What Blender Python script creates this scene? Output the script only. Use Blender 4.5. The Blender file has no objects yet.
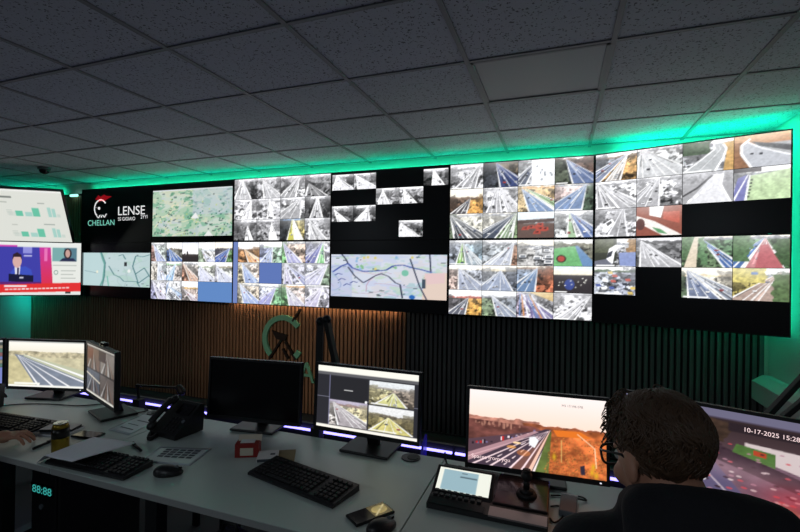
import bpy, bmesh, math, random
import numpy as np
from mathutils import Vector, Matrix

SC = bpy.context.scene
# ------------------------------------------------------------------ camera, world, exposure
FPX, YAW, PITCH, ROLL = 439.65, .3507, .0032, .0144
CAM = Vector((5.8233, -3.9200, 1.566))
_f = Vector((-math.sin(YAW)*math.cos(PITCH), math.cos(YAW)*math.cos(PITCH), math.sin(PITCH)))
_r0 = Vector((math.cos(YAW), math.sin(YAW), 0)); _u0 = _r0.cross(_f)
_r = _r0*math.cos(ROLL) + _u0*math.sin(ROLL); _u = _u0*math.cos(ROLL) - _r0*math.sin(ROLL)
cd = bpy.data.cameras.new('camera'); cam = bpy.data.objects.new('camera', cd); SC.collection.objects.link(cam)
cd.sensor_fit = 'HORIZONTAL'; cd.sensor_width = 36.0; cd.lens = FPX/800*36.0; cd.clip_start = .02
M = Matrix((( _r.x, _u.x, -_f.x, CAM.x), (_r.y, _u.y, -_f.y, CAM.y), (_r.z, _u.z, -_f.z, CAM.z), (0, 0, 0, 1)))
cam.matrix_world = M
SC.camera = cam
w = bpy.data.worlds.new('world'); SC.world = w; w.use_nodes = True
w.node_tree.nodes['Background'].inputs[0].default_value = (.02, .022, .028, 1)
w.node_tree.nodes['Background'].inputs[1].default_value = 1.0
SC.view_settings.view_transform = 'Standard'; SC.view_settings.look = 'None'
SC.view_settings.exposure = 0.0; SC.view_settings.gamma = 1.0
SC.view_settings.use_curve_mapping = False
SC.cycles.use_denoising = True
SC.cycles.max_bounces = 6
SCREEN_GAIN = 1.28      # brightness of the lit displays
TEAL = 16.0             # brightness of the green light strips
DESK_Z = .73

# added fill lamps, unseen behind the camera, brightening the whole room
def fill_lamp(x, y, power):
    l = bpy.data.lights.new('fill_lamp', 'AREA'); l.energy = power; l.size = .55; l.color = (.80, .90, 1.0)
    o = bpy.data.objects.new('fill_lamp', l); SC.collection.objects.link(o); o.location = (x, y, 2.585)
    return o

# added warm spot, unseen behind the camera, brightening the wooden slats
sl_ = bpy.data.lights.new('slat_fill_spot', 'SPOT'); sl_.energy = 130.; sl_.color = (1., .78, .58); sl_.spot_size = math.radians(30); sl_.spot_blend = 1.; sl_.shadow_soft_size = .06
so_ = bpy.data.objects.new('slat_fill_spot', sl_); SC.collection.objects.link(so_); so_.location = (4.3, -4.6, 2.50)
so_.rotation_euler = (Vector((3.05, .1, .80))-so_.location).to_track_quat('-Z', 'Y').to_euler()

# ------------------------------------------------------------------ pixel -> point helpers (photo frame 800x532)
def ray(x, y): return _r*((x-400)/FPX) + _u*(-(y-266)/FPX) + _f
def onz(x, y, z=DESK_Z):
    d = ray(x, y); return CAM + d*((z-CAM.z)/d.z)
def ony(x, y, Y):
    d = ray(x, y); return CAM + d*((Y-CAM.y)/d.y)
def atd(x, y, dist): return CAM + ray(x, y)*dist

# ------------------------------------------------------------------ materials
MATS = {}
def s2l(c):
    return tuple((v/255/12.92 if v/255 <= .04045 else ((v/255+.055)/1.055)**2.4) for v in c)
def mat(name, col, rough=.5, metal=0., noise=0., nscale=40., bump=0., spec=.5, emit=None, estr=0., coat=0.):
    m = bpy.data.materials.new(name); m.use_nodes = True; nt = m.node_tree; b = nt.nodes['Principled BSDF']
    c = (*s2l(col), 1)
    b.inputs['Base Color'].default_value = c; b.inputs['Roughness'].default_value = rough
    b.inputs['Metallic'].default_value = metal; b.inputs['Specular IOR Level'].default_value = spec
    b.inputs['Coat Weight'].default_value = coat
    if emit:
        b.inputs['Emission Color'].default_value = (*s2l(emit), 1); b.inputs['Emission Strength'].default_value = estr
    if noise or bump:
        tc = nt.nodes.new('ShaderNodeTexCoord'); n = nt.nodes.new('ShaderNodeTexNoise')
        n.inputs['Scale'].default_value = nscale; n.inputs['Detail'].default_value = 4
        nt.links.new(tc.outputs['Object'], n.inputs['Vector'])
        if noise:
            mx = nt.nodes.new('ShaderNodeMix'); mx.data_type = 'RGBA'
            mx.inputs[6].default_value = tuple(v*(1-noise) for v in c[:3])+(1,)
            mx.inputs[7].default_value = tuple(min(1, v*(1+noise)) for v in c[:3])+(1,)
            nt.links.new(n.outputs['Fac'], mx.inputs[0]); nt.links.new(mx.outputs[2], b.inputs['Base Color'])
        if bump:
            bp = nt.nodes.new('ShaderNodeBump'); bp.inputs['Strength'].default_value = bump; bp.inputs['Distance'].default_value = .004
            nt.links.new(n.outputs['Fac'], bp.inputs['Height']); nt.links.new(bp.outputs['Normal'], b.inputs['Normal'])
    MATS[name] = m; return m

mat('black_plastic', (22, 22, 24), .42, noise=.15, nscale=60)
mat('matte_black', (12, 12, 13), .6)
mat('key_black', (24, 24, 26), .5)
mat('gloss_black', (8, 8, 10), .12)
mat('screen_off', (5, 5, 7), .22)
mat('panel_black', (9, 9, 11), .35)
mat('wall_screen_black', (16, 16, 20), .3)
mat('dark_metal', (40, 42, 45), .35, .8)
mat('steel', (150, 150, 155), .3, 1.)
mat('desk_white', (188, 201, 195), .38, noise=.03, nscale=8)
mat('desk_edge', (150, 152, 150), .5)
mat('desk_leg', (30, 32, 34), .45, .3)
mat('plaster', (214, 216, 210), .9, noise=.03, nscale=25, bump=.1)
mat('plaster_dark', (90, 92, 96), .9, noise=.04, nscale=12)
mat('carpet', (48, 50, 54), .95, noise=.35, nscale=160, bump=.4)
mat('felt', (10, 10, 10), .95)
mat('paper', (232, 234, 240), .8, noise=.02, nscale=20)
mat('paper_print', (70, 76, 84), .8)
mat('film', (190, 200, 205), .25)
mat('kraft', (140, 128, 96), .8, noise=.1, nscale=50)
mat('card_white', (222, 222, 220), .6)
mat('red_card', (140, 28, 24), .5, noise=.1)
mat('label_cream', (206, 196, 176), .7)
mat('can_gold', (150, 126, 40), .3, .7)
mat('can_black', (22, 20, 16), .35, .3)
mat('can_top', (190, 190, 180), .25, 1.)
mat('skin', (196, 142, 116), .55, noise=.06, nscale=30)
mat('hair', (84, 62, 45), .5, noise=.4, nscale=90)
mat('hoodie', (23, 23, 28), .92, noise=.2, nscale=120, bump=.3)
mat('trousers', (26, 28, 36), .9, noise=.2, nscale=120)
mat('shoe', (20, 20, 20), .6)
mat('chair_fabric', (24, 25, 28), .9, noise=.25, nscale=150, bump=.3)
mat('glass_lens', (120, 125, 135), .05)
mat('grey_plastic', (92, 100, 106), .5)
mat('brown_gloss', (58, 44, 42), .18)
mat('silver_bar', (150, 138, 138), .3, .4)
mat('logo_green', (124, 196, 164), .5)
mat('logo_dark', (34, 24, 20), .6)
mat('grid_white', (128, 130, 134), .6)
mat('diffuser', (140, 144, 150), .5, noise=.02, nscale=4)
mat('warm_grommet', (28, 30, 32), .4)
mat('teal_led', (0, 255, 180), .5, emit=(20, 232, 176), estr=TEAL)
mat('teal_led_wide', (0, 255, 180), .5, emit=(20, 232, 176), estr=TEAL*2.3)
mat('teal_led_tv', (0, 255, 180), .5, emit=(0, 225, 205), estr=60.)
mat('teal_bar', (160, 255, 225), .5, emit=(170, 255, 235), estr=1.6)
mat('violet_led', (190, 180, 255), .5, emit=(140, 132, 255), estr=3.6)
mat('violet_lit_acrylic', (50, 45, 150), .25, emit=(60, 50, 190), estr=.12)  # violet strip's light on the fin, put into its colour and faint glow
mat('warm_fill_led', (255, 190, 120), .5, emit=(255, 206, 160), estr=14.0)
mat('teal_readout', (40, 200, 190), .5, emit=(70, 200, 190), estr=.55)
mat('text_white', (240, 240, 240), .5, emit=(240, 240, 240), estr=.9)
mat('text_teal', (140, 220, 200), .5, emit=(130, 215, 195), estr=.85)
mat('text_red', (190, 20, 30), .5, emit=(150, 12, 24), estr=.8)
mat('text_pink', (255, 225, 225), .5, emit=(255, 225, 225), estr=1.)
mat('text_grey', (120, 120, 120), .5, emit=(120, 110, 110), estr=.7)
mat('letters_white', (210, 210, 205), .6)
mat('led_white', (240, 240, 255), .5, emit=(240, 240, 255), estr=1.)

# emissive display: colour of every pixel comes from the mesh's own colour attribute
def display_mat(name, gain):
    m = bpy.data.materials.new(name); m.use_nodes = True; nt = m.node_tree; b = nt.nodes['Principled BSDF']
    a = nt.nodes.new('ShaderNodeVertexColor'); a.layer_name = 'Col'
    b.inputs['Base Color'].default_value = (.004, .004, .005, 1); b.inputs['Roughness'].default_value = .35
    nt.links.new(a.outputs['Color'], b.inputs['Emission Color']); b.inputs['Emission Strength'].default_value = gain
    MATS[name] = m; return m
display_mat('display', SCREEN_GAIN); display_mat('display_near', 1.08); display_mat('display_dim', .75); display_mat('display_tv', .95)

def wood_mat(name, c0, c1):
    m = bpy.data.materials.new(name); m.use_nodes = True; nt = m.node_tree; b = nt.nodes['Principled BSDF']
    tc = nt.nodes.new('ShaderNodeTexCoord'); mp = nt.nodes.new('ShaderNodeMapping'); mp.inputs['Scale'].default_value = (60, 60, 3)
    oi = nt.nodes.new('ShaderNodeObjectInfo'); ad = nt.nodes.new('ShaderNodeVectorMath'); ad.operation = 'ADD'
    n = nt.nodes.new('ShaderNodeTexNoise'); n.inputs['Scale'].default_value = 1.; n.inputs['Detail'].default_value = 5
    nt.links.new(tc.outputs['Object'], ad.inputs[0]); nt.links.new(oi.outputs['Location'], ad.inputs[1])
    nt.links.new(ad.outputs[0], mp.inputs['Vector']); nt.links.new(mp.outputs['Vector'], n.inputs['Vector'])
    cr = nt.nodes.new('ShaderNodeValToRGB'); cr.color_ramp.elements[0].color = (*s2l(c0), 1); cr.color_ramp.elements[1].color = (*s2l(c1), 1)
    cr.color_ramp.elements[0].position = .3; cr.color_ramp.elements[1].position = .72
    nt.links.new(n.outputs['Fac'], cr.inputs['Fac']); nt.links.new(cr.outputs['Color'], b.inputs['Base Color'])
    b.inputs['Roughness'].default_value = .6; MATS[name] = m; return m
wood_mat('slat_wood', (130, 98, 74), (172, 132, 100))
wood_mat('slat_charcoal', (84, 84, 84), (104, 104, 102))

def tile_mat():
    m = bpy.data.materials.new('ceiling_tile'); m.use_nodes = True; nt = m.node_tree; b = nt.nodes['Principled BSDF']
    tc = nt.nodes.new('ShaderNodeTexCoord'); oi = nt.nodes.new('ShaderNodeObjectInfo')
    ad = nt.nodes.new('ShaderNodeVectorMath'); ad.operation = 'ADD'
    nt.links.new(tc.outputs['Object'], ad.inputs[0]); nt.links.new(oi.outputs['Location'], ad.inputs[1])
    v = nt.nodes.new('ShaderNodeTexVoronoi'); v.inputs['Scale'].default_value = 62; v.inputs['Randomness'].default_value = 1.
    n0 = nt.nodes.new('ShaderNodeTexNoise'); n0.inputs['Scale'].default_value = 60
    mv = nt.nodes.new('ShaderNodeVectorMath'); mv.operation = 'MULTIPLY_ADD'; mv.inputs[1].default_value = (.03, .03, .03)
    nt.links.new(n0.outputs['Color'], mv.inputs[0]); nt.links.new(ad.outputs[0], mv.inputs[2]); nt.links.new(ad.outputs[0], n0.inputs['Vector'])
    nt.links.new(mv.outputs[0], v.inputs['Vector'])
    n = nt.nodes.new('ShaderNodeTexNoise'); n.inputs['Scale'].default_value = 34; n.inputs['Detail'].default_value = 3
    nt.links.new(ad.outputs[0], n.inputs['Vector'])
    # pits: small voronoi cells where the broad noise allows
    a = nt.nodes.new('ShaderNodeMath'); a.operation = 'LESS_THAN'; a.inputs[1].default_value = .30
    nt.links.new(v.outputs['Distance'], a.inputs[0])
    g = nt.nodes.new('ShaderNodeMath'); g.operation = 'GREATER_THAN'; g.inputs[1].default_value = .45
    nt.links.new(n.outputs['Fac'], g.inputs[0])
    mu = nt.nodes.new('ShaderNodeMath'); mu.operation = 'MULTIPLY'; nt.links.new(a.outputs[0], mu.inputs[0]); nt.links.new(g.outputs[0], mu.inputs[1])
    mx = nt.nodes.new('ShaderNodeMix'); mx.data_type = 'RGBA'
    mx.inputs[6].default_value = (*s2l((190, 195, 204)), 1); mx.inputs[7].default_value = (*s2l((106, 108, 114)), 1)
    nt.links.new(mu.outputs[0], mx.inputs[0]); nt.links.new(mx.outputs[2], b.inputs['Base Color'])
    bp = nt.nodes.new('ShaderNodeBump'); bp.invert = True; bp.inputs['Strength'].default_value = .5; bp.inputs['Distance'].default_value = .004
    nt.links.new(mu.outputs[0], bp.inputs['Height']); nt.links.new(bp.outputs['Normal'], b.inputs['Normal'])
    b.inputs['Roughness'].default_value = .9; MATS['ceiling_tile'] = m
tile_mat()

# ------------------------------------------------------------------ mesh helpers
COL = SC.collection
def link(name, me, material, parent=None):
    o = bpy.data.objects.new(name, me); COL.objects.link(o)
    if material and not me.materials: me.materials.append(MATS[material])
    if parent is not None: o.parent = parent
    return o
def tag(o, label=None, cat=None, group=None, kind=None):
    if label: o['label'] = label
    if cat: o['category'] = cat
    if group: o['group'] = group
    if kind: o['kind'] = kind
    return o
def thing(name, label, cat, loc=(0, 0, 0), rz=0., group=None):
    o = bpy.data.objects.new(name, None); COL.objects.link(o); o.empty_display_size = .05
    o.location = loc; o.rotation_euler = (0, 0, rz)
    return tag(o, label, cat, group)
class MB:
    def __init__(s): s.bm = bmesh.new()
    def box(s, c, size, rot=None, bev=0., seg=2, taper=None):
        r = bmesh.ops.create_cube(s.bm, size=1.); vs = r['verts']
        for v in vs: v.co = Vector((v.co.x*size[0], v.co.y*size[1], v.co.z*size[2]))
        if taper:
            for v in vs:
                if v.co.z > 0: v.co.x *= taper; v.co.y *= taper
        if bev:
            es = list({e for v in vs for e in v.link_edges})
            rr = bmesh.ops.bevel(s.bm, geom=es, offset=bev, segments=seg, affect='EDGES', profile=.5)
            vs = list({v for f in rr['faces'] for v in f.verts} | {v for v in vs if v.is_valid})
        m = Matrix.Translation(Vector(c)) @ (rot.to_4x4() if rot else Matrix())
        bmesh.ops.transform(s.bm, matrix=m, verts=vs); return s
    def cyl(s, c, r, h, rot=None, seg=24, r2=None, bev=0.):
        q = bmesh.ops.create_cone(s.bm, cap_ends=True, segments=seg, radius1=r, radius2=r if r2 is None else r2, depth=h); vs = q['verts']
        if bev:
            es = [e for e in {e for v in vs for e in v.link_edges} if abs(e.verts[0].co.z-e.verts[1].co.z) < 1e-6]
            rr = bmesh.ops.bevel(s.bm, geom=es, offset=bev, segments=2, affect='EDGES', profile=.5)
            vs = list({v for f in rr['faces'] for v in f.verts} | {v for v in vs if v.is_valid})
        m = Matrix.Translation(Vector(c)) @ (rot.to_4x4() if rot else Matrix())
        bmesh.ops.transform(s.bm, matrix=m, verts=vs); return s
    def bar(s, a, b, wd, th, bev=0.):
        a, b = Vector(a), Vector(b); d = b-a
        q = d.to_track_quat('Z', 'Y').to_matrix(); return s.box((a+b)/2, (wd, th, d.length), q, bev)
    def tube(s, pts, rad, seg=8):
        pts = [Vector(p) for p in pts]; rads = rad if isinstance(rad, (list, tuple)) else [rad]*len(pts); rings = []
        up = Vector((0, 0, 1))
        for i, p in enumerate(pts):
            t = (pts[min(i+1, len(pts)-1)]-pts[max(i-1, 0)]).normalized()
            x = up.cross(t)
            if x.length < 1e-3: x = Vector((1, 0, 0)).cross(t)
            x.normalize(); y = t.cross(x)
            rings.append([s.bm.verts.new(p+(x*math.cos(2*math.pi*k/seg)+y*math.sin(2*math.pi*k/seg))*rads[i]) for k in range(seg)])
        for a, b in zip(rings, rings[1:]):
            for k in range(seg): s.bm.faces.new((a[k], a[(k+1) % seg], b[(k+1) % seg], b[k]))
        s.bm.faces.new(rings[0][::-1]); s.bm.faces.new(rings[-1]); return s
    def prism(s, poly, axis, a, b):
        # poly: 2D points; axis 'x','y','z' extruded from a to b
        def P(p, t): return {'x': (t, p[0], p[1]), 'y': (p[0], t, p[1]), 'z': (p[0], p[1], t)}[axis]
        A = [s.bm.verts.new(P(p, a)) for p in poly]; B = [s.bm.verts.new(P(p, b)) for p in poly]; n = len(poly)
        s.bm.faces.new(A); s.bm.faces.new(B[::-1])
        for k in range(n): s.bm.faces.new((A[k], B[k], B[(k+1) % n], A[(k+1) % n]))
        return s
    def sphere(s, c, r, seg=16, rings=10):
        q = bmesh.ops.create_uvsphere(s.bm, u_segments=seg, v_segments=rings, radius=1.)
        r = r if isinstance(r, (tuple, list)) else (r, r, r)
        for v in q['verts']: v.co = Vector((v.co.x*r[0], v.co.y*r[1], v.co.z*r[2]))+Vector(c)
        return s
    def cap(s, p0, r0, p1, r1, seg=14, sq=(1, 1)):
        # tapered capsule
        p0, p1 = Vector(p0), Vector(p1); d = p1-p0; L = max(d.length, 1e-5); q = d.to_track_quat('Z', 'Y').to_matrix()
        rings = []
        prof = [(-math.cos(a)*r0, math.sin(a)*r0) for a in (0.12, .5, .9, 1.3)] + [(L+math.sin(a)*r1, math.cos(a)*r1) for a in (.05, .4, .8, 1.2, 1.45)]
        for z, r in prof:
            rings.append([s.bm.verts.new(p0+q@Vector((math.cos(2*math.pi*k/seg)*r*sq[0], math.sin(2*math.pi*k/seg)*r*sq[1], z))) for k in range(seg)])
        for a, b in zip(rings, rings[1:]):
            for k in range(seg): s.bm.faces.new((a[k], a[(k+1) % seg], b[(k+1) % seg], b[k]))
        s.bm.faces.new(rings[0][::-1]); s.bm.faces.new(rings[-1]); return s
    def mesh(s, name, smooth=False):
        bmesh.ops.recalc_face_normals(s.bm, faces=s.bm.faces)
        me = bpy.data.meshes.new(name); s.bm.to_mesh(me); s.bm.free()
        if smooth:
            me.polygons.foreach_set('use_smooth', [True]*len(me.polygons))
        return me
    def build(s, name, material, parent=None, smooth=False): return link(name, s.mesh(name, smooth), material, parent)
def RZ(a): return Matrix.Rotation(a, 3, 'Z')
def RX(a): return Matrix.Rotation(a, 3, 'X')
def RY(a): return Matrix.Rotation(a, 3, 'Y')
def text(name, body, size, material, parent, loc, align='LEFT', thick=.0, xs=1.):
    cu = bpy.data.curves.new(name, 'FONT'); cu.body = body; cu.size = size; cu.align_x = align; cu.extrude = thick
    t = bpy.data.objects.new(name, cu); COL.objects.link(t)
    dg = bpy.context.evaluated_depsgraph_get(); me = bpy.data.meshes.new_from_object(t.evaluated_get(dg)); bpy.data.objects.remove(t); bpy.data.curves.remove(cu)
    me.transform(Matrix.Rotation(math.pi/2, 4, 'X') @ Matrix.Diagonal((xs, 1, 1, 1))); me.materials.clear()
    o = link(name, me, material, parent); o.location = loc; return o
# ------------------------------------------------------------------ painter for what the displays show
class Cv:
    SS = 3
    def __init__(s, w, h, c=(0, 0, 0), seed=0):
        s.w, s.h = w, h; W, H = w*s.SS, h*s.SS
        s.a = np.empty((H, W, 3)); s.a[:] = c
        s.U, s.V = np.meshgrid((np.arange(W)+.5)/W, (np.arange(H)+.5)/H); s.rng = np.random.default_rng(seed)
    def rect(s, u0, v0, u1, v1, c, al=1.):
        m = (s.U >= u0) & (s.U < u1) & (s.V >= v0) & (s.V < v1); s.put(m, c, al)
    def put(s, m, c, al=1.):
        s.a[m] = s.a[m]*(1-al)+np.array(c)*al
    def grad(s, v0, v1, c0, c1):
        t = np.clip((s.V-v0)/(v1-v0), 0, 1)[..., None]; m = (s.V >= v0) & (s.V <= v1)
        s.a[m] = (np.array(c0)*(1-t)+np.array(c1)*t)[m]
    def poly(s, pts, c, al=1., tex=0.):
        m = np.zeros(s.U.shape, bool); n = len(pts)
        for i in range(n):
            (x0, y0), (x1, y1) = pts[i], pts[(i+1) % n]
            if y0 == y1: continue
            k = ((s.V >= y0) != (s.V >= y1)) & (s.U < (x1-x0)*(s.V-y0)/(y1-y0)+x0); m ^= k
        s.put(m, c, al)
        if tex: s.a[m] *= (1+tex*(s.noise(14)[m]-.5))[..., None]
    def line(s, p, q, w0, w1, c, al=1.):
        (x0, y0), (x1, y1) = p, q; dx, dy = x1-x0, y1-y0; L = math.hypot(dx, dy) or 1e-6; nx, ny = -dy/L, dx/L
        s.poly([(x0+nx*w0/2, y0+ny*w0/2), (x1+nx*w1/2, y1+ny*w1/2), (x1-nx*w1/2, y1-ny*w1/2), (x0-nx*w0/2, y0-ny*w0/2)], c, al)
    def path(s, pts, wd, c, al=1.):
        for a, b in zip(pts, pts[1:]): s.line(a, b, wd, wd, c, al)
    def blob(s, u, v, ru, rv, c, al=1.):
        s.put(((s.U-u)/ru)**2+((s.V-v)/rv)**2 < 1, c, al)
    def noise(s, n):
        H, W = s.U.shape; out = np.zeros((H, W)); amp = 1.; tot = 0
        for o in range(3):
            k = n*2**o; g = s.rng.random((k+2, k+2)); x = s.U*k; y = s.V*k; xi = x.astype(int); yi = y.astype(int); fx = x-xi; fy = y-yi
            out += amp*((g[yi, xi]*(1-fx)+g[yi, xi+1]*fx)*(1-fy)+(g[yi+1, xi]*(1-fx)+g[yi+1, xi+1]*fx)*fy); tot += amp; amp *= .6
        return out/tot
    def grain(s, k, n=10):
        s.a *= (1+k*(s.noise(n)-.5))[..., None]
    def trees(s, v0, v1, c, u0=0., u1=1., rough=.08, n=9):
        nz = s.noise(n); ne = (s.noise(8)-.5)*.22; m = (s.U >= u0+ne*(u0 > 0)) & (s.U <= u1+ne*(u1 < 1)) & (s.V < v1) & (s.V > v0+(nz-.5)*rough*2)
        s.put(m, c); s.a[m] *= (.55+.9*s.noise(22)[m])[..., None]
    def soft(s, u, v, ru, rv, c, al=1.):
        g = (al*np.exp(-((s.U-u)/ru)**2-((s.V-v)/rv)**2))[..., None]; s.a = s.a*(1-g)+np.array(c)*g
    def desat(s, k):
        g = (s.a@np.array([.3, .59, .11]))[..., None]; s.a = g+(s.a-g)*k
    def bw(s, k=1., tint=(1, 1, 1.02)):
        g = s.a@np.array([.3, .59, .11]); s.a = np.clip((g[..., None]-128)*k+128, 0, 255)*np.array(tint)
    def arr(s):
        a = np.clip(s.a, 0, 255).reshape(s.h, s.SS, s.w, s.SS, 3).mean((1, 3)); return a
    def cars(s, vp, b, n, pal=((245, 245, 245), (30, 32, 40), (200, 40, 40), (230, 230, 235), (60, 80, 140))):
        for _ in range(n):
            t = s.rng.uniform(.2, .95); f = s.rng.uniform(.12, .88); ub = b[0]+(b[1]-b[0])*f
            u = vp[0]+(ub-vp[0])*t; v = vp[1]+(1-vp[1])*t; z = .012+.035*t
            s.blob(u, v+z*.5, z*1.25, z*.5, (40, 40, 46), .7); c = pal[s.rng.integers(len(pal))]
            s.rect(u-z, v-z*.9, u+z, v+z*.5, c); s.rect(u-z*.75, v-z*.7, u+z*.75, v-z*.2, (50, 56, 66))
def road(cv, vp, b, rc, lines=(.33, .66), edge=(240, 240, 240), lw=.022, ew=.035, w0=.012):
    cv.poly([(vp[0]-w0, vp[1]), (vp[0]+w0, vp[1]), (b[1], 1.01), (b[0], 1.01)], rc, tex=.35)
    r = cv.rng
    for k in range(7):      # wheel tracks, barriers, shadows
        f = r.uniform(-.12, 1.12); t0 = r.uniform(0, .4); t1 = t0+r.uniform(.3, .7); e = (b[0]+(b[1]-b[0])*f, 1.01); c = edge if k % 3 == 0 else [tuple(v*.45 for v in rc), tuple(min(255, v*1.35) for v in rc)][k % 2]
        cv.line((vp[0]+(e[0]-vp[0])*t0, vp[1]+(e[1]-vp[1])*t0), (vp[0]+(e[0]-vp[0])*t1, vp[1]+(e[1]-vp[1])*t1), .006+.03*t0, .006+.035*t1, c, .85)
    for f in lines:
        e = (b[0]+(b[1]-b[0])*f, 1.01); cv.line(vp, e, .003, lw, edge)
    if edge is not None and ew:
        cv.line((vp[0]-w0, vp[1]), (b[0], 1.01), .006, ew, edge); cv.line((vp[0]+w0, vp[1]), (b[1], 1.01), .006, ew, edge)
W_, CR, GY, LG, DK = (244, 244, 246), (250, 238, 214), (128, 132, 142), (196, 198, 206), (44, 46, 54)
BL, OR, GR, LI, PU = (92, 128, 176), (206, 132, 52), (96, 158, 74), (188, 192, 226), (150, 150, 205)
DG, BR, RD, SK, TE = (48, 72, 44), (112, 80, 58), (190, 66, 52), (196, 216, 236), (120, 190, 180)
def feed(seed, sky=W_, hz=.24, back=GY, L=LG, R=LG, roads=(), cars=3, bw=0., ov=None, cap=.3, w=44, h=30):
    """one camera picture: sky, distant band, verges either side, any number of carriageways, vehicles, caption"""
    cv = Cv(w, h, sky, seed)
    vpu = roads[0][0][0] if roads else .5
    cv.trees(hz-.08, hz+.03, back)
    b0 = roads[0][1][0] if roads else .5
    cv.poly([(-.1, hz), (vpu, hz), (b0, 1.1), (min(-.1, b0), 1.1)], L, tex=.9); cv.poly([(vpu, hz), (1.1, hz), (max(1.1, b0), 1.1), (b0, 1.1)], R, tex=.9)
    gm = cv.V > hz-.02
    for k, (thr, f_) in enumerate(((.56, .5), (.60, 1.3), (.62, .35))):      # bushes, bare patches and shade on the verges
        m = gm & (cv.noise(5+4*k) > thr); cv.a[m] *= f_
    for k, side in enumerate((0, 1)):                                          # taller trees at the picture's sides
        if cv.rng.random() < .6:
            ex = cv.rng.uniform(.08, .3); nz = cv.noise(7); m = ((cv.U < ex+(nz-.5)*.3) if side == 0 else (cv.U > 1-ex+(nz-.5)*.3)) & (cv.V > hz-.16+(nz-.5)*.2) & (cv.V < hz+.4); cv.put(m, tuple(v*.5 for v in (L if side == 0 else R)), .7); cv.a[m] *= (.6+.9*cv.noise(26)[m])[..., None]
    for r in roads:
        vp, b, rc = r[:3]; road(cv, vp, b, rc, *(r[3:4] or ((.33, .66),)), ew=.045)
        cv.cars(vp, b, cars)
    if ov: ov(cv)
    cv.soft(.5, -.1, .8, .45, (255, 255, 255), .45); cv.desat(.72); cv.grain(.25, 28); cv.a = 255-(255-cv.a)*.94
    rr = random.Random(seed)
    if rr.random() < cap: cv.rect(.04, .93, .3+.4*rr.random(), .975, (245, 245, 245))
    if bw: cv.bw(bw)
    return cv.arr()
def px_mesh(name, arr, x0, x1, z0, z1, y, parent, material='display'):
    """a lit picture: flat grid facing -Y, one colour for each grid point"""
    H, W = arr.shape[:2]
    xs = np.linspace(x0, x1, W); zs = np.linspace(z1, z0, H)
    co = np.zeros((H, W, 3)); co[..., 0] = xs[None, :]; co[..., 1] = y; co[..., 2] = zs[:, None]
    idx = np.arange(H*W).reshape(H, W); q = np.stack([idx[1:, :-1], idx[1:, 1:], idx[:-1, 1:], idx[:-1, :-1]], -1).reshape(-1, 4)
    me = bpy.data.meshes.new(name); me.vertices.add(H*W); me.vertices.foreach_set('co', co.ravel())
    me.loops.add(q.size); me.loops.foreach_set('vertex_index', q.ravel().astype(np.int32))
    me.polygons.add(len(q)); me.polygons.foreach_set('loop_start', np.arange(0, q.size, 4, dtype=np.int32))
    c = arr/255.; lin = np.where(c <= .04045, c/12.92, ((c+.055)/1.055)**2.4)
    at = me.color_attributes.new('Col', 'FLOAT_COLOR', 'POINT'); rgba = np.ones((H*W, 4), np.float32); rgba[:, :3] = lin.reshape(-1, 3)
    at.data.foreach_set('color', rgba.ravel()); me.update(calc_edges=True); me.validate()
    return link(name, me, material, parent)

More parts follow.
